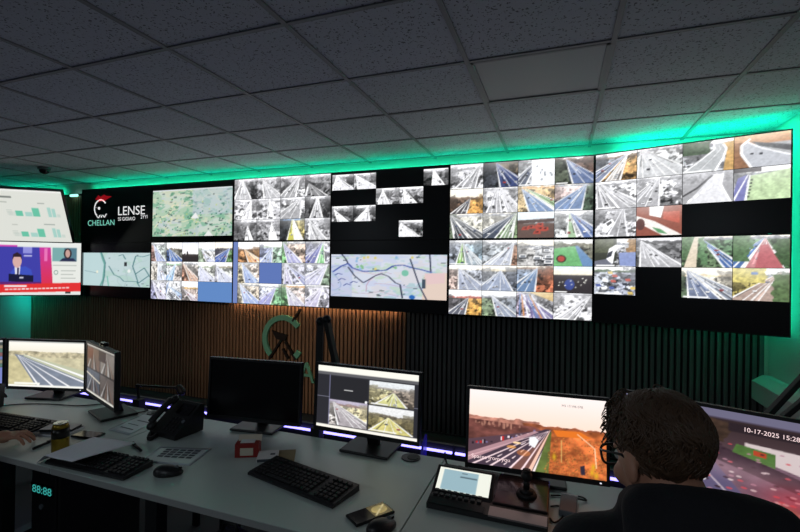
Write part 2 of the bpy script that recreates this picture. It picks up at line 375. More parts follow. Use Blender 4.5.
# ---- feeds of each wall panel: {(col, row): (grid columns, grid rows, {(cell col, cell row): picture})}
def rv(*a): return list(a)
def wall_feeds():
    P = {}
    f = feed
    def red_cars(cv):
        cv.rect(0, 0, 1, .32, (214, 232, 246)); cv.poly([(0, .32), (1, .26), (1, .38), (0, .45)], (60, 40, 36)); cv.rect(0, .45, 1, 1, (92, 66, 58))
        for k in range(9):
            u, v = cv.rng.uniform(.15, .95), cv.rng.uniform(.45, .92); cv.poly([(u-.1, v+.06), (u-.05, v-.07), (u+.1, v-.08), (u+.12, v+.05)], (190, 52, 36)); cv.poly([(u-.05, v-.02), (u+.06, v-.05), (u+.05, v+.01)], (30, 24, 30))
    def vans(cv):
        for k in range(8):
            u, v = cv.rng.uniform(.1, .95), cv.rng.uniform(.3, .92); z = .05+.07*v
            cv.rect(u-z, v-z, u+z, v+z*.6, (248, 248, 250)); cv.rect(u-z, v+z*.1, u+z, v+z*.6, (34, 36, 44)); cv.rect(u-z*.7, v-z*.7, u+z*.7, v-z*.2, (70, 80, 96))
    def roundabout(cv):
        cv.poly([(0, .35), (.55, .25), (.75, 1), (0, 1)], (84, 176, 92), tex=.3); cv.blob(.2, .72, .13, .14, (60, 40, 30)); cv.blob(.2, .72, .09, .1, (196, 52, 44)); cv.poly([(.55, .25), (.62, .24), (1, .8), (1, 1), (.75, 1)], (84, 132, 190))
    def night(cv):
        cv.rect(0, 0, 1, .3, (196, 226, 240)); cv.rect(0, .14, 1, .32, (252, 238, 200)); cv.rect(0, .32, 1, 1, (40, 34, 38)); cv.blob(.42, .68, .13, .2, (40, 60, 150))
        for k in range(14): cv.blob(cv.rng.uniform(.1, .95), cv.rng.uniform(.4, .8), .02, .018, (236, 236, 220))
    def haze(cv):
        cv.rect(.38, 0, 1, 1, (240, 242, 246))
        for k in range(9): cv.rect(*(lambda u, v: (u, v, u+.05, v+.08))(cv.rng.uniform(.45, .9), cv.rng.uniform(.2, .9)), (150, 156, 166))
    def blueorange(cv):
        cv.poly([(.3, 0), (1, 0), (1, .35), (.5, .1)], (206, 160, 70), tex=.4)
        for k in range(7): cv.line((.1+.05*k, .1), (.1+.12*k, 1), .02, .05, [(84, 120, 190), (214, 130, 60), (230, 230, 245), (96, 84, 150)][k % 4])
    def whitevan(cv):
        cv.poly([(.2, .55), (.42, .35), (.5, .5), (.3, .85), (.18, .8)], (250, 250, 252)); cv.poly([(.28, .52), (.4, .42), (.43, .5), (.32, .62)], (80, 84, 92))
    def redwhite(cv):
        cv.rect(0, 0, 1, 1, (150, 66, 48)); cv.poly([(.3, .0), (.62, .0), (.55, .4), (.3, .3)], (250, 248, 246)); cv.poly([(0, .3), (.4, .5), (.9, .9), (1, 1), (.6, 1), (0, .5)], (236, 226, 220))
        cv.poly([(.35, .7), (.55, .78), (.7, .95), (.5, .9)], (70, 150, 84)); cv.poly([(.6, .2), (.95, .2), (.95, .6), (.6, .45)], (206, 74, 52)); cv.blob(.1, .6, .1, .2, (90, 50, 46))
    def field(cv):
        cv.poly([(.3, .25), (1, .12), (1, 1), (.22, 1)], (176, 208, 146), tex=.5); cv.poly([(.08, .3), (.27, .2), (.2, 1), (0, 1), (0, .75)], (110, 112, 186)); cv.rect(.0, .0, .5, .14, (40, 36, 40)); cv.line((.0, .98), (.27, .2), .04, .02, (240, 240, 250)); cv.line((.22, 1), (.3, .22), .05, .02, (235, 238, 240))
        for k in range(6): cv.rect(.31-.012*k, .35+.1*k, .35-.012*k, .4+.1*k, (60, 66, 60))
    def truck(cv):
        cv.rect(0, 0, .55, .8, (44, 48, 38)); cv.trees(0, .5, (60, 66, 44), 0, .5); cv.trees(0, .5, (150, 104, 56), .8, 1.); cv.poly([(.36, .36), (.52, .22), (.64, .25), (.5, .5), (.46, .88), (.28, .82)], (244, 244, 250)); cv.poly([(.34, .5), (.46, .42), (.42, .62), (.3, .7)], (40, 44, 56)); cv.poly([(.6, .5), (1, .48), (1, .98), (.62, .95)], (120, 140, 206)); cv.poly([(0, .8), (.3, .72), (.5, 1), (0, 1)], (96, 100, 120))
    def parking(cv):
        for k in range(16):
            u, v = cv.rng.uniform(.05, .95), cv.rng.uniform(.15, .95); c = [(245, 245, 248), (60, 80, 170), (214, 176, 60), (200, 70, 60), (40, 44, 60)][k % 5]; cv.poly([(u-.07, v-.04), (u+.05, v-.05), (u+.08, v+.04), (u-.04, v+.05)], c)
    def dgreen(cv):
        cv.trees(.0, .75, (70, 110, 62), .0, .34); cv.poly([(.26, .02), (.34, .02), (.3, 1), (.05, 1)], (216, 196, 166)); cv.trees(.05, .9, (78, 128, 74), .36, .5)
    def vred(cv):
        cv.trees(.0, .8, (64, 104, 56), .0, .32); cv.trees(.1, .9, (52, 84, 44), .72, 1.); cv.poly([(.5, .3), (.62, .28), (.9, 1), (.4, 1)], (196, 84, 92))
    def yellow_trees(cv):
        cv.trees(-.05, .45, (196, 176, 60), 0, .6); cv.trees(.2, 1.1, (70, 100, 50), .72, 1.); cv.rect(.34, .12, .46, .2, (70, 110, 190))
    def curve(cv, c=(176, 180, 184), side=(206, 150, 70), top=DG):
        cv.trees(0, .42, top, 0, .55); pts = [(.62, .12), (.78, .14), (.86, .3), (.8, .6), (.62, 1.02), (-.1, 1.02), (.3, .62), (.62, .3)]; cv.poly(pts, c, tex=.2)
        cv.poly([(.78, .14), (1, .1), (1, 1), (.8, 1), (.86, .45), (.86, .3)], side, tex=.5); cv.path([(.62, .14), (.64, .3), (.36, .62), (.0, .98)], .03, (244, 244, 246)); cv.path([(.8, .16), (.86, .32), (.8, .6), (.64, 1)], .045, (244, 244, 246)); cv.path([(.72, .2), (.74, .34), (.58, .6), (.3, 1)], .012, (236, 236, 240))
    def curve2(cv):
        cv.a[:] = (170, 172, 176); cv.grad(0, .3, (232, 176, 110), (196, 120, 70)); cv.poly([(.1, .3), (.24, .2), (1, .75), (1, 1.02), (.3, 1.02), (.12, .6)], (182, 186, 196)); cv.poly([(.0, .2), (.16, .22), (.12, .6), (.3, 1), (0, 1)], (150, 96, 60), tex=.5)
        cv.path([(.3, .12), (.14, .3), (.14, .55), (.32, 1)], .05, (245, 245, 246)); cv.path([(.24, .2), (.5, .44), (1, .72)], .035, (240, 240, 244)); cv.poly([(.3, .2), (1, .42), (1, .6), (.45, .36)], (86, 88, 92), tex=.5); cv.rect(.3, .55, .36, .6, (36, 38, 44)); cv.rect(.46, .57, .52, .62, (30, 32, 40))
    def curve3(cv):
        cv.a[:] = (150, 152, 156); cv.trees(.0, .35, (140, 140, 140)); cv.poly([(.62, .1), (.82, .1), (.78, .4), (.95, 1.02), (.05, 1.02), (.35, .55)], (206, 208, 212)); cv.path([(.8, .1), (.76, .45), (.95, 1)], .04, (245, 245, 246)); cv.path([(.6, .12), (.3, .5), (0, .75)], .05, (70, 72, 78))
        for k in range(4): cv.poly([(.1+.13*k, .92-.13*k), (.17+.13*k, .82-.13*k), (.21+.13*k, .84-.13*k), (.14+.13*k, .95-.13*k)], (250, 250, 250))
    # col 4 top
    c = {}
    c[0, 0] = f(1, sky=(210, 212, 216), roads=rv(((.92, .05), (.1, .75), (150, 152, 158))), bw=1.1)
    c[1, 0] = f(2, sky=(58, 60, 74), hz=.1, back=(70, 62, 50), L=(52, 56, 66), R=(92, 76, 56), roads=rv(((.38, .04), (.5, 1.35), (44, 60, 120))), cars=5)
    c[2, 0] = f(3, hz=.1, L=(180, 184, 190), roads=rv(((.55, .0), (-.35, .2), (96, 104, 124))), ov=haze)
    c[3, 0] = f(4, hz=.12, back=(90, 66, 50), L=(74, 84, 66), R=(120, 84, 70), roads=rv(((.3, .08), (.48, 1.4), (86, 108, 160))))
    c[0, 1] = f(5, sky=CR, hz=.42, back=BR, L=(110, 78, 58), R=(214, 142, 50), roads=rv(((.62, .4), (.0, .5), (74, 70, 74))))
    c[1, 1] = f(6, sky=(226, 228, 232), hz=.12, L=(188, 190, 196), R=(206, 208, 212), roads=rv(((.42, .0), (.1, .55), (160, 162, 168)), ((.5, .0), (.7, 1.2), (176, 178, 182))), bw=1.05)
    c[2, 1] = f(7, sky=CR, hz=.12, back=OR, L=(224, 190, 130), R=(214, 168, 96), roads=rv(((.12, .1), (.32, 1.05), (112, 142, 190)), ((.2, .1), (1.1, 1.7), (140, 176, 120), ())))
    c[3, 1] = f(8, sky=CR, hz=.1, L=(226, 190, 184), R=(60, 82, 62), roads=rv(((.82, .05), (-.35, .7), (104, 132, 180))))
    c[0, 2] = f(9, sky=CR, hz=.12, L=(96, 116, 84), R=(226, 222, 200), roads=rv(((.02, .08), (.15, .6), (60, 66, 76)), ((.06, .08), (.7, 1.3), (80, 84, 92))))
    c[1, 2] = f(10, sky=CR, hz=.12, L=(226, 222, 206), R=(110, 140, 90), roads=rv(((.92, .06), (-.5, .35), (62, 72, 92)), ((.96, .06), (.5, .85), (120, 150, 110))))
    c[2, 2] = f(11, ov=red_cars)
    c[3, 2] = f(12, L=(232, 236, 238), R=(206, 214, 224), roads=rv(((.42, .08), (.75, 1.5), (84, 112, 178)), ((.4, .1), (.35, .6), (150, 190, 140), ())))
    P[4, 1] = (4, 3, c)
    c = {}
    c[0, 0] = f(21, hz=.16, L=(150, 160, 180), R=(140, 170, 190), roads=rv(((.4, .14), (.2, .52), (112, 164, 70), ()), ((.42, .14), (.52, 1.1), (150, 166, 178))))
    c[1, 0] = f(22, hz=.2, L=(170, 180, 190), R=(150, 104, 80), roads=rv(((.9, .14), (.0, .8), (176, 184, 204))))
    c[2, 0] = f(23, sky=CR, hz=.3, L=(190, 188, 186), R=(170, 172, 176), ov=vans)
    c[3, 0] = f(24, sky=W_, hz=.24, back=(96, 92, 70), L=(160, 180, 150), R=(110, 110, 90), ov=roundabout)
    c[0, 1] = f(25, sky=W_, hz=.2, back=CR, L=(206, 172, 160), R=(170, 178, 196), roads=rv(((.3, .12), (.3, 1.2), (150, 160, 186))))
    c[1, 1] = f(26, sky=CR, hz=.25, back=(206, 190, 150), L=(168, 176, 190), R=(120, 130, 150), roads=rv(((.55, .2), (-.2, .9), (136, 150, 180))))
    c[2, 1] = f(27, sky=CR, hz=.14, back=BR, L=(110, 130, 160), R=(196, 92, 52), roads=rv(((.56, .1), (-.3, .5), (84, 120, 170))))
    c[3, 1] = f(28, ov=night)
    c[0, 2] = f(29, sky=W_, hz=.35, back=RD, L=(100, 96, 104), R=(222, 150, 44), roads=rv(((.6, .32), (-.1, .5), (88, 92, 110))))
    c[1, 2] = f(30, sky=(220, 224, 228), hz=.3, L=(110, 134, 96), R=(130, 140, 156), roads=rv(((.3, .2), (.45, 1.1), (138, 150, 176))))
    c[2, 2] = f(31, sky=CR, hz=.1, L=(180, 160, 190), R=(150, 150, 160), roads=rv(((.05, .0), (.5, 1.2), (120, 112, 170))), ov=blueorange)
    c[3, 2] = f(32, sky=(232, 232, 232), hz=.1, L=(200, 200, 204), R=(190, 192, 194), roads=rv(((.95, .1), (.0, .55), (168, 170, 174))), bw=1.1)
    P[4, 0] = (4, 3, c)
    # col 5
    c = {}; H = dict(w=56, h=38)
    c[0, 0] = f(41, hz=.2, back=BR, L=(126, 134, 152), R=(206, 146, 72), roads=rv(((.75, .1), (-.6, .1), (120, 132, 168)), ((.78, .1), (.25, .6), (196, 186, 180))), **H)
    c[1, 0] = f(42, sky=(226, 226, 224), hz=.12, L=(206, 204, 200), R=(200, 202, 204), roads=rv(((.1, .0), (.0, 1.4), (196, 198, 202))), **H)
    c[2, 0] = f(43, sky=W_, hz=.2, ov=curve, **H)
    c[3, 0] = f(44, ov=curve2, **H)
    c[0, 1] = f(45, sky=(236, 236, 238), hz=.14, L=(200, 200, 204), R=(216, 216, 220), roads=rv(((.05, .1), (.05, .6), (150, 152, 156)), ((.15, .1), (.6, 1.4), (172, 174, 178))), bw=1.1, **H)
    c[1, 1] = f(46, sky=(240, 240, 240), hz=.14, L=(206, 206, 208), R=(222, 222, 224), roads=rv(((.5, .02), (-.4, .5), (160, 162, 166))), cars=8, bw=1.1, **H)
    c[2, 1] = f(47, ov=curve3, bw=1.1, **H)
    c[3, 1] = f(48, ov=field, **H)
    c[0, 2] = f(49, sky=(206, 206, 208), hz=.1, L=(172, 172, 174), R=(210, 210, 212), roads=rv(((.7, .0), (.3, .8), (150, 150, 154), (.5,))), ov=whitevan, bw=1., **H)
    c[1, 2] = f(50, ov=redwhite, **H)
    P[5, 1] = (4, 3, c)
    c = {}
    c[0, 0] = f(51, ov=truck, **H)
    c[1, 0] = f(52, sky=(216, 216, 218), hz=.2, back=DK, L=(160, 160, 164), R=(110, 112, 116), roads=rv(((.12, .1), (.1, 1.1), (166, 168, 174))), bw=1.1, **H)
    c[2, 0] = f(53, sky=CR, hz=.12, L=(80, 110, 70), R=(84, 132, 84), roads=rv(((.4, .08), (.85, 1.25), (52, 96, 176))), ov=dgreen, **H)
    c[3, 0] = f(54, sky=CR, hz=.12, L=(84, 132, 84), R=(60, 96, 54), roads=rv(((.55, .1), (-.3, .15), (60, 104, 180)), ((.58, .1), (.2, .9), (206, 120, 124))), ov=vred, **H)
    c[0, 1] = f(55, sky=W_, hz=.2, back=DG, L=(176, 184, 200), R=(150, 156, 176), ov=parking, **H)
    c[2, 1] = f(57, sky=CR, hz=.3, back=(236, 206, 150), L=(84, 110, 76), R=(196, 186, 164), roads=rv(((.12, .1), (.15, .8), (96, 110, 146)), ((.15, .1), (.9, 1.5), (130, 140, 160))), cars=5, **H)
    c[3, 1] = f(58, sky=W_, hz=.3, L=(176, 156, 60), R=(70, 96, 54), roads=rv(((.85, .12), (-.1, .75), (170, 140, 126))), cars=5, ov=yellow_trees, **H)
    P[5, 0] = (4, 3, c)
    # col 3 top: sparse grey feeds on a dark wall
    c = {}
    g = lambda s, vp, b, **k: f(s, sky=(214, 214, 216), hz=.2, L=k.get('L', (168, 168, 170)), R=k.get('R', (120, 122, 124)), roads=rv((vp, b, k.get('rc', (200, 200, 204)))), bw=1.25, w=36, h=26, cap=0)
    c[0, 0] = g(61, (.2, .1), (.0, 1.1)); c[1, 0] = g(62, (.1, .1), (.2, 1.2)); c[4, 0] = g(63, (.4, .05), (.35, .85), L=(60, 60, 62), R=(90, 90, 92))
    c[2, 1] = g(64, (.3, .1), (.1, .6), R=(150, 160, 150)); c[3, 1] = g(65, (.2, .1), (.15, .75)); c[0, 2] = g(66, (.1, .2), (.3, .8)); c[1, 2] = g(67, (.65, .1), (.1, .75), L=(70, 70, 72)); c[3, 3] = g(68, (.1, .15), (-.1, .9))
    P[3, 1] = (5, 4, c)
    # col 2 top: twelve grey feeds, one yellow
    c = {}; k = 70
    spec = [((.35, .0), (.0, .75), 150, 96, 176), ((.25, .1), (.3, 1.2), 168, 150, 170), ((.8, .0), (-.1, .6), 140, 196, 150), ((.15, .4), (.0, .9), 130, 120, 120),
            ((.75, .05), (.3, .75), 176, 168, 210), ((.55, .05), (.45, .75), 170, 176, 214), ((.85, .05), (-.4, .8), 190, 190, 150), ((.5, .0), (.2, .7), 84, 84, 170),
            ((.6, .3), (.5, .85), 96, 110, 206), ((.65, .15), (.55, .9), 150, 176, 216), None, ((.2, .1), (.2, .9), 190, 150, 176)]
    for i, sp in enumerate(spec):
        k += 1
        if sp is None:
            c[i % 4, i//4] = f(k, sky=(20, 26, 50), hz=.1, back=(70, 120, 190), L=(40, 44, 50), R=(196, 176, 90), roads=rv(((.5, .05), (.3, .6), (196, 190, 50), ()), ((.55, .05), (.6, .95), (240, 240, 220))), cars=1, cap=0, w=36, h=28); continue
        vp, b, l, r_, rc = sp
        c[i % 4, i//4] = f(k, sky=(206, 208, 210), hz=.16, L=(l,)*3, R=(r_,)*3, roads=rv((vp, b, (rc,)*3)), bw=1.2, cap=0, w=36, h=28)
    P[2, 1] = (4, 3, c)
    # col 2 bottom
    c = {}; LC = dict(w=36, h=28, cap=0)
    c[0, 0] = f(91, sky=W_, hz=.42, back=(120, 80, 50), L=(206, 132, 70), R=(214, 140, 74), roads=rv(((.3, .35), (.5, 1.3), (226, 158, 92))), **LC)
    c[1, 0] = f(92, sky=W_, hz=.3, back=(150, 170, 150), L=(150, 160, 206), R=(150, 190, 160), roads=rv(((.6, .25), (.0, .55), (160, 176, 220))), **LC)
    c[2, 0] = f(93, sky=W_, hz=.12, L=(120, 196, 116), R=(236, 196, 170), roads=rv(((.05, .05), (.25, .9), (160, 160, 214))), **LC)
    c[3, 0] = f(94, sky=W_, hz=.12, L=(180, 184, 224), R=(206, 206, 224), roads=rv(((.7, .05), (-.3, .4), (110, 114, 186)), ((.72, .1), (.45, .8), (116, 200, 120), ())), **LC)
    c[0, 1] = f(95, sky=CR, hz=.1, L=(206, 190, 150), R=(226, 200, 180), roads=rv(((.2, .05), (.35, 1.1), (140, 164, 220))), **LC)
    c[2, 1] = f(97, sky=W_, hz=.1, L=(206, 206, 224), R=(190, 190, 216), roads=rv(((.15, .05), (.1, .5), (170, 166, 204)), ((.18, .05), (.9, 1.6), (150, 156, 206))), **LC)
    c[3, 1] = f(98, sky=W_, hz=.1, L=(200, 204, 226), R=(130, 160, 130), roads=rv(((.92, .05), (-.7, .6), (190, 190, 220))), **LC)
    c[0, 2] = f(99, sky=CR, hz=.15, L=(206, 196, 170), R=(226, 204, 176), roads=rv(((.1, .05), (.3, 1.2), (150, 170, 224))), **LC)
    c[1, 2] = f(100, sky=W_, hz=.2, L=(190, 196, 224), R=(110, 176, 120), roads=rv(((.75, .2), (-.5, .5), (150, 150, 214))), **LC)
    c[2, 2] = f(101, sky=W_, hz=.15, back=OR, L=(110, 186, 110), R=(206, 186, 180), roads=rv(((.2, .1), (.35, 1.1), (180, 176, 200))), **LC)
    c[3, 2] = f(102, sky=W_, hz=.12, L=(204, 200, 220), R=(206, 204, 226), roads=rv(((.75, .05), (-.4, .5), (186, 180, 212))), **LC)
    blank = np.empty((4, 4, 3)); blank[:] = (86, 108, 166); c[1, 1] = blank
    P[2, 0] = (4, 3, c)
    # col 1 bottom (five across)
    c = {}; LC = dict(w=32, h=28, cap=0)
    c[0, 0] = f(111, sky=W_, hz=.15, L=(170, 120, 110), R=(190, 206, 200), roads=rv(((.15, .1), (.35, 1.0), (156, 172, 224))), **LC)
    c[1, 0] = f(112, sky=W_, hz=.4, back=(96, 84, 66), L=(60, 90, 160), R=(110, 110, 100), roads=rv(((.15, .3), (.3, 1.2), (70, 110, 190))), **LC)
    def towers(cv):
        cv.grad(0, .6, (200, 206, 236), (250, 248, 244)); cv.rect(0, .62, 1, 1, (34, 28, 30)); cv.poly([(.1, .6), (.2, .55), (.22, .62), (.9, .66), (1, .62), (1, .7), (.1, .7)], (50, 40, 40)); cv.rect(.28, .46, .38, .7, (34, 28, 28))
    c[2, 0] = f(113, ov=towers, **LC)
    c[3, 0] = f(114, sky=W_, hz=.45, back=(190, 200, 210), L=(176, 206, 170), R=(190, 190, 190), roads=rv(((.2, .4), (.5, 1.1), (190, 196, 226))), **LC)
    c[4, 0] = f(115, sky=CR, hz=.4, back=(60, 56, 66), L=(80, 80, 100), R=(80, 130, 70), roads=rv(((.85, .3), (-.5, .6), (60, 90, 180))), **LC)
    c[0, 1] = f(116, sky=W_, hz=.12, L=(200, 190, 176), R=(190, 206, 216), roads=rv(((.45, .05), (.4, 1.1), (190, 200, 226))), **LC)
    c[1, 1] = f(117, sky=W_, hz=.2, back=(120, 190, 120), L=(196, 204, 210), R=(210, 196, 190), roads=rv(((.6, .1), (-.2, .45), (130, 176, 226))), **LC)
    c[2, 1] = f(118, sky=W_, hz=.15, L=(196, 130, 100), R=(200, 190, 180), roads=rv(((.1, .1), (.5, 1.2), (210, 160, 130))), **LC)
    c[3, 1] = f(119, sky=W_, hz=.3, back=(110, 130, 90), L=(200, 206, 226), R=(206, 210, 200), roads=rv(((.1, .2), (.1, 1.3), (196, 200, 226))), **LC)
    c[4, 1] = f(120, sky=W_, hz=.3, back=(130, 120, 90), L=(206, 206, 226), R=(200, 206, 196), roads=rv(((.1, .2), (.2, 1.4), (190, 196, 222))), **LC)
    c[0, 2] = f(121, sky=W_, hz=.1, L=(150, 150, 196), R=(214, 214, 236), roads=rv(((.1, .05), (.5, 1.2), (190, 186, 220))), cars=8, **LC)
    c[1, 2] = f(122, sky=(236, 238, 244), hz=.05, L=(214, 220, 236), R=(226, 230, 238), roads=rv(((.0, .2), (1.0, 1.8), (110, 150, 206)), ((.2, .05), (-.6, .0), (96, 130, 196))), **LC)
    c[3-1, 2] = f(123, sky=W_, hz=.4, back=(206, 150, 60), L=(206, 190, 190), R=(206, 180, 170), roads=rv(((.1, .4), (.6, 1.3), (176, 160, 176))), **LC)
    P[1, 0] = (5, 3, c)
    return P

def map_pic(w, h, seed, base, tints, lines, nl, labels=20):
    cv = Cv(w, h, base, seed); r = cv.rng
    n1, n2 = cv.noise(5), cv.noise(9)
    for i, (t, thr, al) in enumerate(tints):
        nz = cv.noise(4+3*i); cv.put(nz > thr, t, al)
    for k in range(nl):
        u, v = r.uniform(0, 1), r.uniform(0, 1); a = r.uniform(0, 6.28); pts = [(u, v)]
        for j in range(9): a += r.uniform(-.7, .7); u += .05*math.cos(a); v += .07*math.sin(a); pts.append((u, v))
        cv.path(pts, lines[k % len(lines)][1], lines[k % len(lines)][0])
    for k in range(labels):
        u, v = r.uniform(.02, .95), r.uniform(.03, .95); cv.rect(u, v, u+r.uniform(.01, .04), v+.02, (60, 76, 80), .8)
    return cv
def green_map():
    cv = map_pic(110, 66, 5, (206, 220, 206), [((176, 206, 178), .52, .8), ((196, 206, 216), .55, .6), ((216, 220, 196), .56, .8), ((120, 180, 150), .62, .7), ((90, 150, 120), .69, .8)], [((240, 236, 200), .012), ((206, 214, 220), .01)], 16, 60)
    m = (cv.U > .52) & (cv.V < .55); cv.a[m] = cv.a[m]*.45+np.array((190, 206, 218))*.55
    for k in range(90):
        u = cv.rng.uniform(0, 1); v = cv.rng.beta(2.5, 1.4); cv.blob(u, v, .008, .013, [(30, 110, 90), (60, 150, 110), (40, 60, 70), (200, 214, 120)][k % 4])
    cv.rect(0, 0, 1, .03, (226, 232, 236)); cv.poly([(.5, .62), (.56, .5), (.6, .63)], (245, 245, 246)); cv.poly([(.66, 1), (.72, .88), (.78, 1)], (240, 242, 240)); return cv.arr()
def pale_map():
    cv = map_pic(100, 52, 9, (200, 220, 222), [((190, 214, 216), .5, .6), ((180, 214, 200), .6, .6)], [((176, 196, 200), .008)], 8, 12)
    cv.poly([(.0, 0), (.3, 0), (.36, .4), (.33, 1), (0, 1)], (194, 220, 222)); tl = (70, 120, 126)
    cv.path([(.3, 0), (.33, .2), (.36, .35), (.35, .6), (.34, .8), (.3, 1)], .025, (110, 170, 160)); cv.path([(.31, 0), (.37, .3), (.36, .7), (.33, 1)], .012, tl)
    cv.path([(.06, .55), (.12, .57), (.2, .6), (.26, .62)], .012, (120, 150, 160)); cv.path([(.42, .4), (.5, .66), (.58, .72), (.64, .84), (.82, .84), (.86, .98)], .014, tl)
    cv.path([(1, .06), (.9, .12), (.8, .1), (.76, .4), (.8, .62), (.92, .44), (1, .7)], .014, tl); cv.path([(.8, .62), (.84, .88), (.98, .66)], .014, tl); cv.path([(.56, .1), (.62, .06), (.66, .2)], .014, tl); cv.path([(.4, .7), (.42, 1)], .014, (110, 190, 170))
    cv.rect(.64, .28, .68, .4, (50, 54, 56)); cv.blob(.25, .58, .014, .04, (250, 246, 220)); cv.blob(.71, .54, .022, .05, (245, 248, 246)); return cv.arr()
def road_map():
    cv = map_pic(150, 56, 13, (220, 226, 240), [((206, 214, 240), .5, .8), ((226, 222, 226), .55, .7), ((170, 206, 214), .62, .7), ((196, 222, 200), .64, .7)], [((150, 170, 200), .01), ((200, 176, 196), .01)], 10, 26)
    m = (cv.U < .2) & (cv.V > .25); cv.a[m] = cv.a[m]*.5+np.array((184, 196, 236))*.5
    cv.poly([(.82, .45), (1, .4), (1, 1), (.8, 1)], (236, 214, 200)); cv.poly([(.82, .42), (.98, .4), (.98, .62), (.84, .66)], (236, 206, 206)); bl = (70, 90, 170); dk = (60, 66, 90)
    cv.path([(.02, .42), (.1, .28), (.16, .22), (.2, .32), (.3, .4), (.42, .38), (.5, .36), (.56, .26), (.64, .24), (.72, .3), (.8, .34), (.88, .4)], .02, bl)
    cv.path([(.16, .3), (.22, .5), (.3, .66), (.34, .6), (.4, .5), (.46, .44), (.52, .5), (.58, .64), (.62, .68), (.64, .98)], .014, dk)
    cv.path([(.7, .1), (.74, .4), (.78, .7), (.84, 1)], .012, dk); cv.path([(.86, .0), (.87, .38)], .012, dk); cv.path([(.1, 0), (.14, .12), (.16, .22)], .014, dk)
    for a in ((.04, .5), (.07, .62), (.12, .74), (.18, .68)): cv.path([a, (a[0]+.03, a[1]-.05), (a[0]+.07, a[1]-.02)], .012, (70, 80, 150))
    for a in range(14): cv.blob(cv.rng.uniform(.2, .75), cv.rng.uniform(.05, .35), .012, .03, [(140, 196, 150), (226, 214, 130), (150, 190, 226)][a % 3])
    cv.blob(.66, .42, .03, .07, (130, 200, 176)); cv.blob(.72, .95, .025, .05, (50, 110, 190)); cv.rect(.8, .55, .83, .75, (70, 84, 100)); return cv.arr()
def news_pic():
    cv = Cv(130, 76, (236, 240, 236), 3); cv.rect(0, .1, .5, .8, (64, 60, 170)); cv.grad(.1, .8, (74, 62, 176), (52, 56, 150))
    cv.rect(.5, .1, 1, .8, (232, 60, 150)); m = (cv.U > .46) & (cv.U < .66) & (cv.V > .1) & (cv.V < .8); t = cv.V[m][:, None]; cv.a[m] = np.array((206, 60, 176))*(1-t)+np.array((230, 50, 60))*t
    cv.poly([(.0, .1), (.47, .1), (.5, .75), (.0, .78)], (66, 66, 172)); cv.rect(.27, .1, .38, .22, (150, 150, 226)); cv.rect(.28, .25, .38, .28, (180, 180, 230))
    cv.rect(.53, .12, .57, .36, (240, 120, 190)); cv.poly([(.61, .1), (1, .1), (1, .77), (.64, .77)], (238, 240, 234))
    # speaker at the lectern
    cv.poly([(.1, .62), (.16, .5), (.3, .46), (.37, .52), (.4, .68), (.1, .68)], (64, 84, 196)); cv.poly([(.17, .48), (.24, .46), (.23, .64), (.18, .64)], (232, 232, 244)); cv.poly([(.2, .49), (.225, .49), (.22, .64), (.2, .64)], (50, 40, 90))
    cv.blob(.2, .36, .055, .13, (222, 178, 172)); cv.poly([(.14, .36), (.15, .24), (.2, .2), (.25, .25), (.26, .36), (.24, .29), (.16, .29)], (50, 34, 46)); cv.poly([(.1, .6), (.4, .63), (.4, .77), (.1, .74)], (26, 26, 60)); cv.rect(.23, .66, .28, .69, (200, 200, 220)); cv.rect(0, .75, .5, .8, (96, 40, 120))
    # small inset
    cv.rect(.63, .1, .94, .36, (90, 130, 146)); cv.rect(.63, .1, .78, .36, (126, 176, 176)); cv.poly([(.72, .36), (.76, .3), (.9, .3), (.94, .36)], (40, 46, 80)); cv.blob(.825, .21, .05, .1, (50, 40, 46)); cv.blob(.825, .21, .03, .075, (206, 166, 156))
    for v, u1 in ((.43, .94), (.53, .93), (.6, .9), (.67, .93)): cv.rect(.64 if v < .5 else .74, v, u1, v+.015, (170, 176, 170))
    cv.blob(.68, .57, .028, .045, (130, 160, 150)); cv.blob(.68, .57, .02, .03, (236, 240, 234)); cv.poly([(0, .8), (1, .76), (1, .93), (0, .95)], (232, 52, 52))
    cv.rect(.05, .81, .32, .845, (250, 236, 236)); 
    for k in range(16): cv.rect(.06+.05*k, .878-.002*k, .1+.05*k, .903-.002*k, (250, 226, 226))
    cv.rect(.8, .935, .87, .97, (60, 60, 60)); cv.rect(0, 0, 1, .07, (240, 244, 240)); cv.rect(0, .07, .2, .1, (214, 70, 180)); return cv.arr()
def dash_pic():
    cv = Cv(120, 70, (228, 230, 222), 4); cv.rect(0, 0, 1, .05, (240, 242, 238)); cv.rect(.1, .14, .28, .165, (110, 116, 112)); t1, t2 = (110, 200, 170), (170, 214, 204)
    cv.rect(.1, .24, .2, .255, (180, 184, 176)); cv.rect(.62, .24, .72, .255, (170, 176, 170)); cv.rect(.18, .66, .26, .675, (180, 184, 176)); cv.rect(.64, .64, .8, .655, (160, 170, 164))
    for v in (.5, .9):
        for k, (u, h, c) in enumerate(((.18, .08, (216, 222, 214)), (.28, .1, t1), (.41, .08, t2), (.52, .16, t1), (.74, .18, t2), (.8, .16, t2), (.86, .06, (206, 218, 210)))):
            cv.rect(u, v-h, u+(.1 if k < 4 else .05), v, c)
        for q in range(4): cv.rect(.16, v-.02-.03*q, .24, v-.012-.03*q, (190, 200, 192))
    return cv.arr()
